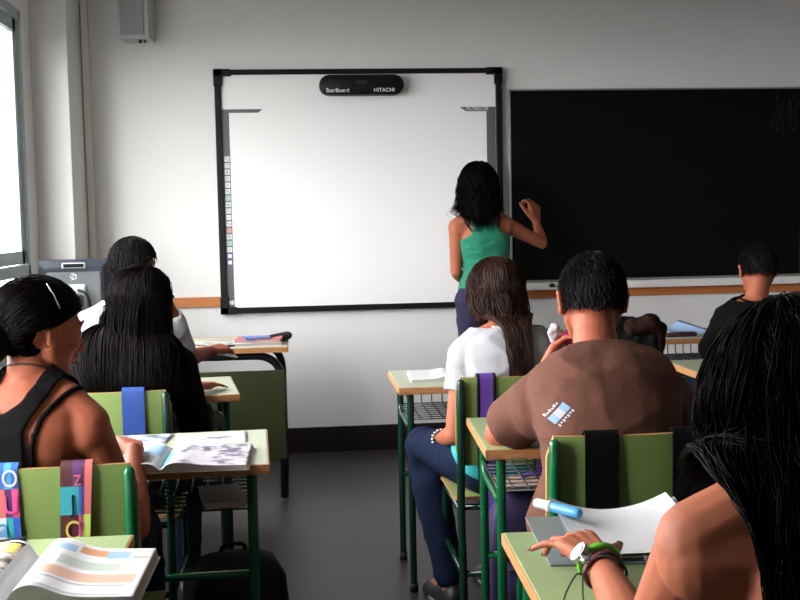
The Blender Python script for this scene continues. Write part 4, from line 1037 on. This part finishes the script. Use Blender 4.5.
# C: girl in a black tank top, hair pinned up
P = mk(pelvis=(-.56, 2.50, .55), mid=(-.61, 2.40, .78), neck=(-.578, 2.435, .985), shL=(-.700, 2.475, .915), shR=(-.452, 2.395, .898), elL=(-.74, 2.66, .70), elR=(-.368, 2.46, .650),
       wrL=(-.62, 2.74, .775), wrR=(-.395, 2.655, .785), w=.90, dep=.9, nk=.86, arm=.88, leg=.95, bust=True, H=headM((-.560, 2.475, 1.100), -50, -12))
seat_legs(P, -4)
C_ = make_person('girl in a black tank top with pinned-up hair on the lower left, looking right', (-.56, 2.5, 0), P, M_skin2, .0050,
    (dict(d=(.6, .5, -.2), n=(0, 0, -1), tside=(.6, -.6, 0), s=.92, **REST), dict(d=(-.28, .9, .08), n=(-.3, 0, -1), tside=(-.9, -.3, .2), curls=(.9, 1.0, 1.1, 1.15), tc=.7, s=.92)), hs=.98)
def tankC(l, f, t):
    if t < .50: return True
    if f < 0:
        wd = lerpf([.50, .58, .66, .86, .95, 1.1], [.19, .095, .052, .050, .072, .090], t); wi = lerpf([.92, .97, 1.1], [0, .035, .05], t)
        return wi <= abs(l) < wd
    wd = lerpf([.60, .72, .85, 1.0, 1.1], [.2, .12, .095, .092, .092], t); wi = lerpf([.78, .84, .95, 1.1], [0, .045, .058, .055], t)
    return wi <= abs(l) < wd
tank(P, M_bcot, tankC, amp=.002, seed=3.)
TC = tree_of(C_)
for q in (-1, 1):
    def sp(l, f, t):
        c, ll, ff, tan = spine_frame(P, t); return c+ll*l*q+ff*f
    surf_strap(P, [sp(.085, -.2, .58), sp(.088, -.2, .70), sp(.095, -.15, .84), sp(.105, -.08, .95), sp(.11, .02, 1.0)], .0055, M_bcot, 'bra_strap', TC, C_)
hb = P.H @ V((0, -.018, -.06)); cr = []
ax = (hb-P.neck).normalized(); nn = (ax+V((.15, -.0, 0))).normalized(); u = nn.orthogonal().normalized(); w_ = nn.cross(u)
surf = [P.neck+ax*.035+(u*math.cos(2*PI*k/12)+w_*math.sin(2*PI*k/12))*.06 for k in range(13)]
surf_strap(P, surf, .0022, M_cord, 'necklace_cord', TC, C_)
trousers(P, M_navy); shoes(P)
def up_region(x, y, z): return (z > -.02+.62*np.clip(y-.12, 0, 1)) | ((y < .05) & (z > -.80+.2*y) & ~((np.abs(x) > .62) & (y > -.32) & (z < -.10)))
def up_flow(U): return np.stack([U[:, 0]*-.2, -1.*np.ones(len(U)), -.35-.0*U[:, 2]], 1)
bunp = np.array(P.H @ V((0, -.102, -.045)))
def tC(X, s, U):
    d = bunp-X; return d/(np.linalg.norm(d, axis=1, keepdims=True)+.02)*.5
hair(P, M_hairb, n=4000, length=(.08, .15), grav=.02, target=tC, stickl=.20, wave=.003, wl=.1, clump=.5, rad=.0017, caps_extra=[], seed=12, layer=.016, region=up_region, flow=up_flow, capf=1.05)
bm = NB(); b0 = P.H @ V((0, -.102, -.040)); ell(bm, b0, (.046, .034, .050), P.H.to_3x3())
for k in range(26):
    an = 2*PI*k/26; pt = [P.H @ V((math.cos(an+q*.5)*(.040-.010*abs(q)), -.102-.024*(1-q*q*.5)+abs(q)*.01, -.040+math.sin(an+q*.5)*(.046-.01*abs(q)))) for q in (-1, -.5, 0, .5, 1)]
    tube(bm, pt, .0065, 6, True)
obj('hair_bun', bm, M_hairb, C_, world=True, smooth=True)
bm = NB(); cl = [P.H @ V(p) for p in ((.074, -.040, .096), (.087, -.026, .074), (.0935, -.012, .048))]; tube(bm, cl, .0016, 6, True); obj('hair_clip', bm, M_silver, C_, world=True, smooth=True)

# D: girl in the white T-shirt with long wavy hair
P = mk(pelvis=(.675, 3.46, .55), mid=(.675, 3.40, .76), neck=(.672, 3.475, .965), shL=(.538, 3.455, .885), shR=(.820, 3.47, .880), elL=(.492, 3.42, .640), elR=(.905, 3.62, .700),
       wrL=(.475, 3.62, .590), wrR=(.80, 3.80, .775), w=.92, dep=.92, nk=.85, arm=.88, leg=.95, bust=True, H=headM((.652, 3.545, 1.085), 8, -18))
seat_legs(P, 14, kl=(.435, 3.80, .535), al=(.50, 3.66, .085), kr=(.70, 3.86, .51), ar=(.70, 3.80, .085))
D_ = make_person('girl in a white T-shirt with long wavy brown hair, sitting before the purple-strapped chair back', (.675, 3.46, 0), P, M_skin, .0055,
    (dict(d=(.15, .95, -.1), n=(.2, 0, -1), tside=(1, 0, 0), s=.92, **REST), dict(d=(-.6, .75, -.1), n=(0, 0, -1), tside=(-.7, -.6, 0), s=.92, **REST)), hs=.95)
tee(P, M_white, off=.013, sleeve=.45, seed=8., hem=.02); trousers(P, M_navy); shoes(P)
c = [V((.495, 3.625, .597))+V((math.cos(a)*.031, 0, math.sin(a)*.031)) for a in [2*PI*k/16 for k in range(17)]]
bm = NB()
for k in range(16): ell(bm, P.wrL+V((.0, .0, 0))+V((math.cos(2*PI*k/16)*.030, -.004, math.sin(2*PI*k/16)*.030)), (.0062,)*3, None, 8, 6)
obj('bead_bracelet', bm, M_silver, D_, world=True, smooth=True)
bm = NB(); torso(bm, P, .030, -.2, .30); ell(bm, P.pelvis+V((-.115, .03, -.01)), (.065, .10, .095)); me = remesh(bm, .008, 4); wrinkle(me, .008, 10, 4.)
c0, l0, f0, tan0 = spine_frame(P, .24); cut(me, [(c0, tan0), (P.pelvis-V((0, 0, .095)), (0, 0, -1))]); obj('waist_sweater', me, M_turq, D_, world=True, smooth=True)
hair(P, M_hairr, n=5000, length=(.34, .48), grav=.5, wave=.006, wl=.13, clump=.62, rad=.0011, caps_extra=body_caps(P), seed=21, layer=.018, capf=1.02, target=gather(.685, .038, 10, 1.06, 3.36, .05))

# E: boy in the brown T-shirt
P = mk(pelvis=(.74, 2.55, .55), mid=(.745, 2.49, .78), neck=(.742, 2.665, .980), shL=(.596, 2.66, .862), shR=(.908, 2.66, .868), elL=(.516, 2.775, .768), elR=(1.00, 2.84, .765),
       wrL=(.650, 2.885, .900), wrR=(.80, 2.98, .775), w=1.08, dep=1.08, nk=1.02, arm=1.08, leg=1.02, H=headM((.752, 2.735, 1.115), -6, -10))
seat_legs(P, 0, kl=(.72, 2.96, .515), al=(.74, 2.80, .085))
E_ = make_person('boy in a brown T-shirt with short black hair, cheek propped on his left hand', (.74, 2.55, 0), P, M_skin2, .0055,
    (dict(d=(.45, -.12, .85), n=(.75, -.4, -.3), tside=(.25, -.9, .1), curls=(.7, .9, 1., 1.1), tc=.5), dict(d=(-.75, .6, -.1), n=(0, 0, -1), tside=(-.6, -.75, 0), **REST)), hs=1.03)
shirtE = tee(P, M_brown, off=.016, sleeve=.74, seed=11., amp=.008, sc=7)
bm = NB(); box(bm, P.neck+V((.0, -.074, .030)), (.030, .003, .014), Euler((-.3, 0, 0)), .001); obj('neck_label', bm, M_black, shirtE, world=True)
trousers(P, M_navy); shoes(P)
short_hair(P, M_hairk, 33, L=(.014, .024), region=short_region, n=6000, capf=1.0, wave=.0004, lift=.25)
TE = tree_of(shirtE); base = E_.location
def patch(u0, u1, v0, v1, m, name, off=.0016, n=10):
    """printed patch on the shirt's left shoulder blade; u,v in metres in the print's own tilted frame, projected along +y"""
    o = V((.604, 2.4, .868)); a = R(52); ud = V((math.cos(a), 0, math.sin(a))); vd = V((-math.sin(a), 0, math.cos(a))); bm = NB(); g = []
    for i in range(n+1):
        g.append([])
        for j in range(n+1):
            p = o+ud*(u0+(u1-u0)*i/n)+vd*(v0+(v1-v0)*j/n)-base
            hit, nr, ix, d = TE.ray_cast(p, V((0, 1, 0)))
            if hit is None: hit, nr = p+V((0, .2, 0)), V((0, -1, 0))
            if nr.y > 0: nr = -nr
            g[-1].append(bm.verts.new(hit+nr*off+base))
    for i in range(n):
        for j in range(n): bm.faces.new((g[i][j], g[i+1][j], g[i+1][j+1], g[i][j+1]))
    return obj(name, bm, m, shirtE, world=True, smooth=True)
M_fb = mat('sky_blue_print', (.15, .27, .46), .7); M_fw = mat('flag_white_print', (.36, .36, .40), .7)
patch(-.026, -.009, -.009, .009, M_fb, 'flag_print'); patch(-.009, .009, -.009, .009, M_fw, 'flag_print'); patch(.009, .026, -.009, .009, M_fb, 'flag_print')
for k in range(7): patch(-.024+k*.0075, -.019+k*.0075, -.019+(k % 2)*.002, -.013, M_fw, 'letter_print', n=3); 
for k in range(6): patch(-.026+k*.0075, -.0205+k*.0075, .014, .019-(k % 2)*.002, M_fw, 'letter_print', n=3)
# folded white and magenta cloth held against his cheek
t = thing('handkerchief', 'white and magenta handkerchief held at the cheek of the boy in brown', 'handkerchief', (.702, 2.865, .985))
bm = NB(); 
for (p, r) in (((-.016, -.005, .030), (.020, .014, .022)), ((-.004, .0, .006), (.016, .014, .030)), ((.006, -.004, -.020), (.016, .012, .024))): ell(bm, p, r)
me = remesh(bm, .003, 3); wrinkle(me, .009, 34, 2.); obj('white_cloth', me, M_white, t, smooth=True)
bm = NB(); ell(bm, (.014, -.012, .018), (.017, .012, .018)); ell(bm, (.002, .014, -.03), (.02, .012, .02)); me = remesh(bm, .003, 3); wrinkle(me, .003, 30, 6.); obj('magenta_cloth', me, M_mag, t, smooth=True)

# F: boy at the far right
P = mk(pelvis=(2.06, 4.80, .52), mid=(2.06, 4.72, .72), neck=(2.055, 4.745, .925), shL=(1.935, 4.76, .852), shR=(2.215, 4.76, .852), elL=(1.925, 4.92, .70), elR=(2.28, 4.93, .70),
       wrL=(2.05, 5.08, .785), wrR=(2.14, 5.14, .785), w=.96, dep=.96, nk=.92, arm=.95, H=headM((2.078, 4.78, 1.075), -8, -12))
seat_legs(P, 0)
F_ = make_person('boy in dark clothes with short black hair at the far right below the chalkboard', (2.06, 4.8, 0), P, M_skin2, .007,
    (dict(d=(.5, .8, -.1), n=(0, 0, -1), tside=(.8, -.5, 0), **REST), dict(d=(-.5, .8, -.1), n=(0, 0, -1), tside=(-.8, -.5, 0), **REST)))
tee(P, M_bcot, off=.016, sleeve=1.6, seed=14., neck_up=.02); trousers(P, M_navy); shoes(P)
short_hair(P, M_hairk, 41, L=(.015, .030), region=short_region, capf=1.0, lift=.25)

# H: nearest girl, long black hair, arm on the desk
P = mk(pelvis=(.68, 1.16, .55), mid=(.66, 1.06, .78), neck=(.595, 1.145, 1.020), shL=(.442, 1.165, .955), shR=(.740, 1.14, .955), elL=(.440, 1.365, .755), elR=(.84, 1.36, .77),
       wrL=(.458, 1.635, .787), wrR=(.70, 1.58, .785), w=.95, dep=.95, nk=.88, arm=.92, leg=.98, bust=True, H=headM((.572, 1.20, 1.098), 14, -26))
seat_legs(P, 0)
H_ = make_person('nearest girl at the right edge with very long black hair, bare arm across the desk', (.68, 1.16, 0), P, M_skin, .0040,
    (dict(d=(-.22, .95, .16), n=(.05, .1, -1), tside=(.96, .26, .1), curls=(.55, .70, .60, .35), tc=.05, s=.94, spread=2.5, thumb_out=.62), dict(d=(-.5, .85, -.1), n=(0, 0, -1), tside=(-.85, -.5, 0), s=.95, **REST)))
def tankH(l, f, t):
    if t < .60: return True
    wd = lerpf([.60, .70, .85, 1.0, 1.1], [.2, .13, .10, .092, .092], t); wi = lerpf([.80, .86, .95, 1.1], [0, .05, .064, .064], t)
    return wi <= abs(l) < wd
tank(P, M_bcot, tankH, amp=.003, seed=6.); trousers(P, M_navy); shoes(P)
for (p, v, bn, r) in P.tips[0]:
    bm = NB(); v = v.normalized(); s_ = v.cross(bn).normalized(); b2 = s_.cross(v).normalized()
    if b2.dot(bn) < 0: b2 = -b2
    Rm = Matrix((s_, v, b2)).transposed(); ell(bm, p+v*r*.35+b2*r*.52, (r*.80, r*1.05, r*.42), Rm, 14, 10); obj('fingernail', bm, M_nail, H_, world=True, smooth=True)
# watch with a green strap and two bracelets on the left wrist
ax = (P.wrL-P.elL).normalized(); s_ = ax.cross(V((0, 0, 1))).normalized(); u_ = s_.cross(ax)
def wristband(dist, rx, rz, r, m, name, par=None, tilt=0., flat=1.):
    c = P.wrL-ax*dist; pts = [c+s_*math.cos(a)*rx+u_*math.sin(a)*rz+ax*tilt*math.cos(a) for a in [2*PI*k/32 for k in range(33)]]
    bm = NB(); 
    if flat > 1:
        for q in (-1, 0, 1): tube(bm, [p+ax*q*r*.8 for p in pts], r, 8)
    else: tube(bm, pts, r, 8)
    return obj(name, bm, m, par or H_, world=True, smooth=True)
wt = wristband(.000, .0325, .0275, .0040, M_green, 'wrist_watch', tilt=.008, flat=2)
c = P.wrL+s_*-.030+u_*.018-ax*.008
bm = NB(); nn = (-s_*.75+u_*.65).normalized(); tube(bm, [c, c+nn*.008], [.017, .016], 24); obj('watch_case', bm, M_silver, wt, world=True, smooth=True, autosmooth=.6)
bm = NB(); tube(bm, [c+nn*.0075, c+nn*.0088], .013, 24); obj('watch_dial', bm, M_paper, wt, world=True)
wristband(.030, .0305, .0275, .0034, M_dkred, 'red_bracelet', tilt=.01, flat=2)
br_ = wristband(.042, .0315, .0285, .0020, M_cord, 'cord_bracelet', tilt=-.006)
c = P.wrL-ax*.044-s_*.034
bm = NB()
for e in ((-.035, -.045, -.012), (-.012, -.055, -.016)): tube(bm, catmull([c, c+V((e[0]*.4, e[1]*.3, .006)), c+V((e[0], e[1]*.8, e[2])), c+V((e[0]*1.3, e[1]*1.3, e[2]-.01))], 5), .0014, 6)
obj('loose_cord_end', bm, M_cord, br_, world=True)
bm = NB(); ell(bm, P.wrL-ax*.034-s_*.028+u_*.020, (.009, .009, .006)); obj('bracelet_bead', bm, M_silver, br_, world=True, smooth=True)
def tH(X, s, U):
    """the left front locks fall before the shoulder, all the others down the back"""
    fr = (U[:, 0] < -.25) & (U[:, 1] > -.35); d = np.zeros_like(X); on = np.clip((1.12-X[:, 2])/.10, 0, 1)
    tx = np.where(fr, np.clip(X[:, 0], .45, .52), np.clip(X[:, 0], .475, .70)); ty = np.where(fr, np.clip(X[:, 1], 1.24, 1.30), np.clip(X[:, 1], .96, 1.05))
    gn = np.where(fr, 7., 6.)
    d[:, 0] = np.clip((tx-X[:, 0])*gn, -.8, .8)*on; d[:, 1] = np.clip((ty-X[:, 1])*gn, -.8, .8)*on
    return d
def lH(U, rng):
    fr = (U[:, 0] < -.25) & (U[:, 1] > -.35); return np.where(fr, rng.uniform(.14, .19, len(U)), rng.uniform(.48, .72, len(U)))
hair(P, M_hairb, n=11500, length=lH, grav=.45, wave=.006, wl=.16, clump=.5, rad=.0008, step=.016, caps_extra=body_caps(P), seed=51, layer=.04, capf=1.04, guides=200, target=tH)

# jacket hung over the back of the chair between the boy in brown and the far desk
t = thing('jacket', 'dark jacket with brown plaid lining hung over the chair back behind the boy in brown', 'jacket', (1.36, 4.60, .45), R(-8))
bm = NB(); lin(bm, [(-.18, .01, .365), (-.09, .005, .395), (0, .0, .405), (.09, .005, .40), (.18, .01, .37)], [.034, .038, .040, .038, .034]); box(bm, (0, -.02, .20), (.38, .055, .36), None, .02); box(bm, (0, .055, .24), (.36, .03, .26), None, .012); box(bm, (.0, .03, .365), (.36, .075, .05), None, .02)
lin(bm, [(-.19, -.01, .34), (-.20, -.03, .12), (-.19, -.04, -.12)], [.045, .042, .036])
me = remesh(bm, .007, 3); wrinkle(me, .009, 12, 9.); obj('shell', me, M_pack, t, smooth=True)
bm = NB(); lin(bm, [(.07, -.04, .40), (.15, -.035, .415), (.185, -.01, .385), (.19, -.015, .31)], [.035, .042, .040, .025]); me = remesh(bm, .006, 3); wrinkle(me, .006, 16, 1.); obj('collar', me, M_plaid, t, smooth=True)

# ------------------------------------------------------------------ daylight
w = bpy.data.worlds.new('overcast_sky'); scene.world = w; w.use_nodes = True
nt = w.node_tree; bg = nt.nodes['Background']; tc = nt.nodes.new('ShaderNodeTexCoord'); sx = nt.nodes.new('ShaderNodeSeparateXYZ'); rp = nt.nodes.new('ShaderNodeValToRGB')
rp.color_ramp.elements[0].position = .44; rp.color_ramp.elements[0].color = (.10, .10, .095, 1); rp.color_ramp.elements[1].position = .50; rp.color_ramp.elements[1].color = (1.0, .97, .975, 1)
ad = nt.nodes.new('ShaderNodeMath'); ad.operation = 'MULTIPLY_ADD'; ad.inputs[1].default_value = .5; ad.inputs[2].default_value = .5
nt.links.new(tc.outputs['Generated'], sx.inputs[0]); nt.links.new(sx.outputs['Z'], ad.inputs[0]); nt.links.new(ad.outputs[0], rp.inputs['Fac']); nt.links.new(rp.outputs['Color'], bg.inputs['Color'])
bg.inputs['Strength'].default_value = 36.0
for i, (a, b) in enumerate(wins):
    l = bpy.data.lights.new('window_daylight', 'AREA'); l.shape = 'RECTANGLE'; l.size = b-a-.06; l.size_y = WZ1-WZ0-.06; l.cycles.is_portal = True
    o = bpy.data.objects.new('window_daylight', l); COL.objects.link(o); o.location = (XL-.058, (a+b)/2, (WZ0+WZ1)/2); o.rotation_euler = (0, -PI/2, PI*0); o.rotation_euler = Matrix(((0, 0, -1), (1, 0, 0), (0, -1, 0))).transposed().to_euler()
    # portal faces into the room (+X)
    o.rotation_euler = V((1, 0, 0)).to_track_quat('-Z', 'Z').to_euler()

# ------------------------------------------------------------------ camera
cam = bpy.data.cameras.new('camera'); co = bpy.data.objects.new('camera', cam); COL.objects.link(co); scene.camera = co
cam.sensor_width = 36; cam.sensor_fit = 'HORIZONTAL'; cam.lens = 1100*36/800; cam.clip_start = .05
RW = Matrix(((0.9951493, -0.09633338, -0.01994344), (0.02666725, 0.06902202, 0.99725865), (-0.09469276, -0.99295309, 0.07125616))).transposed()
co.matrix_world = Matrix.Translation((0, 0, 1.32)) @ RW.to_4x4()
scene.view_settings.view_transform = 'Standard'; scene.view_settings.look = 'None'; scene.view_settings.gamma = 1; scene.view_settings.exposure = 0.; scene.view_settings.use_curve_mapping = False
scene.cycles.max_bounces = 8; scene.cycles.transparent_max_bounces = 12
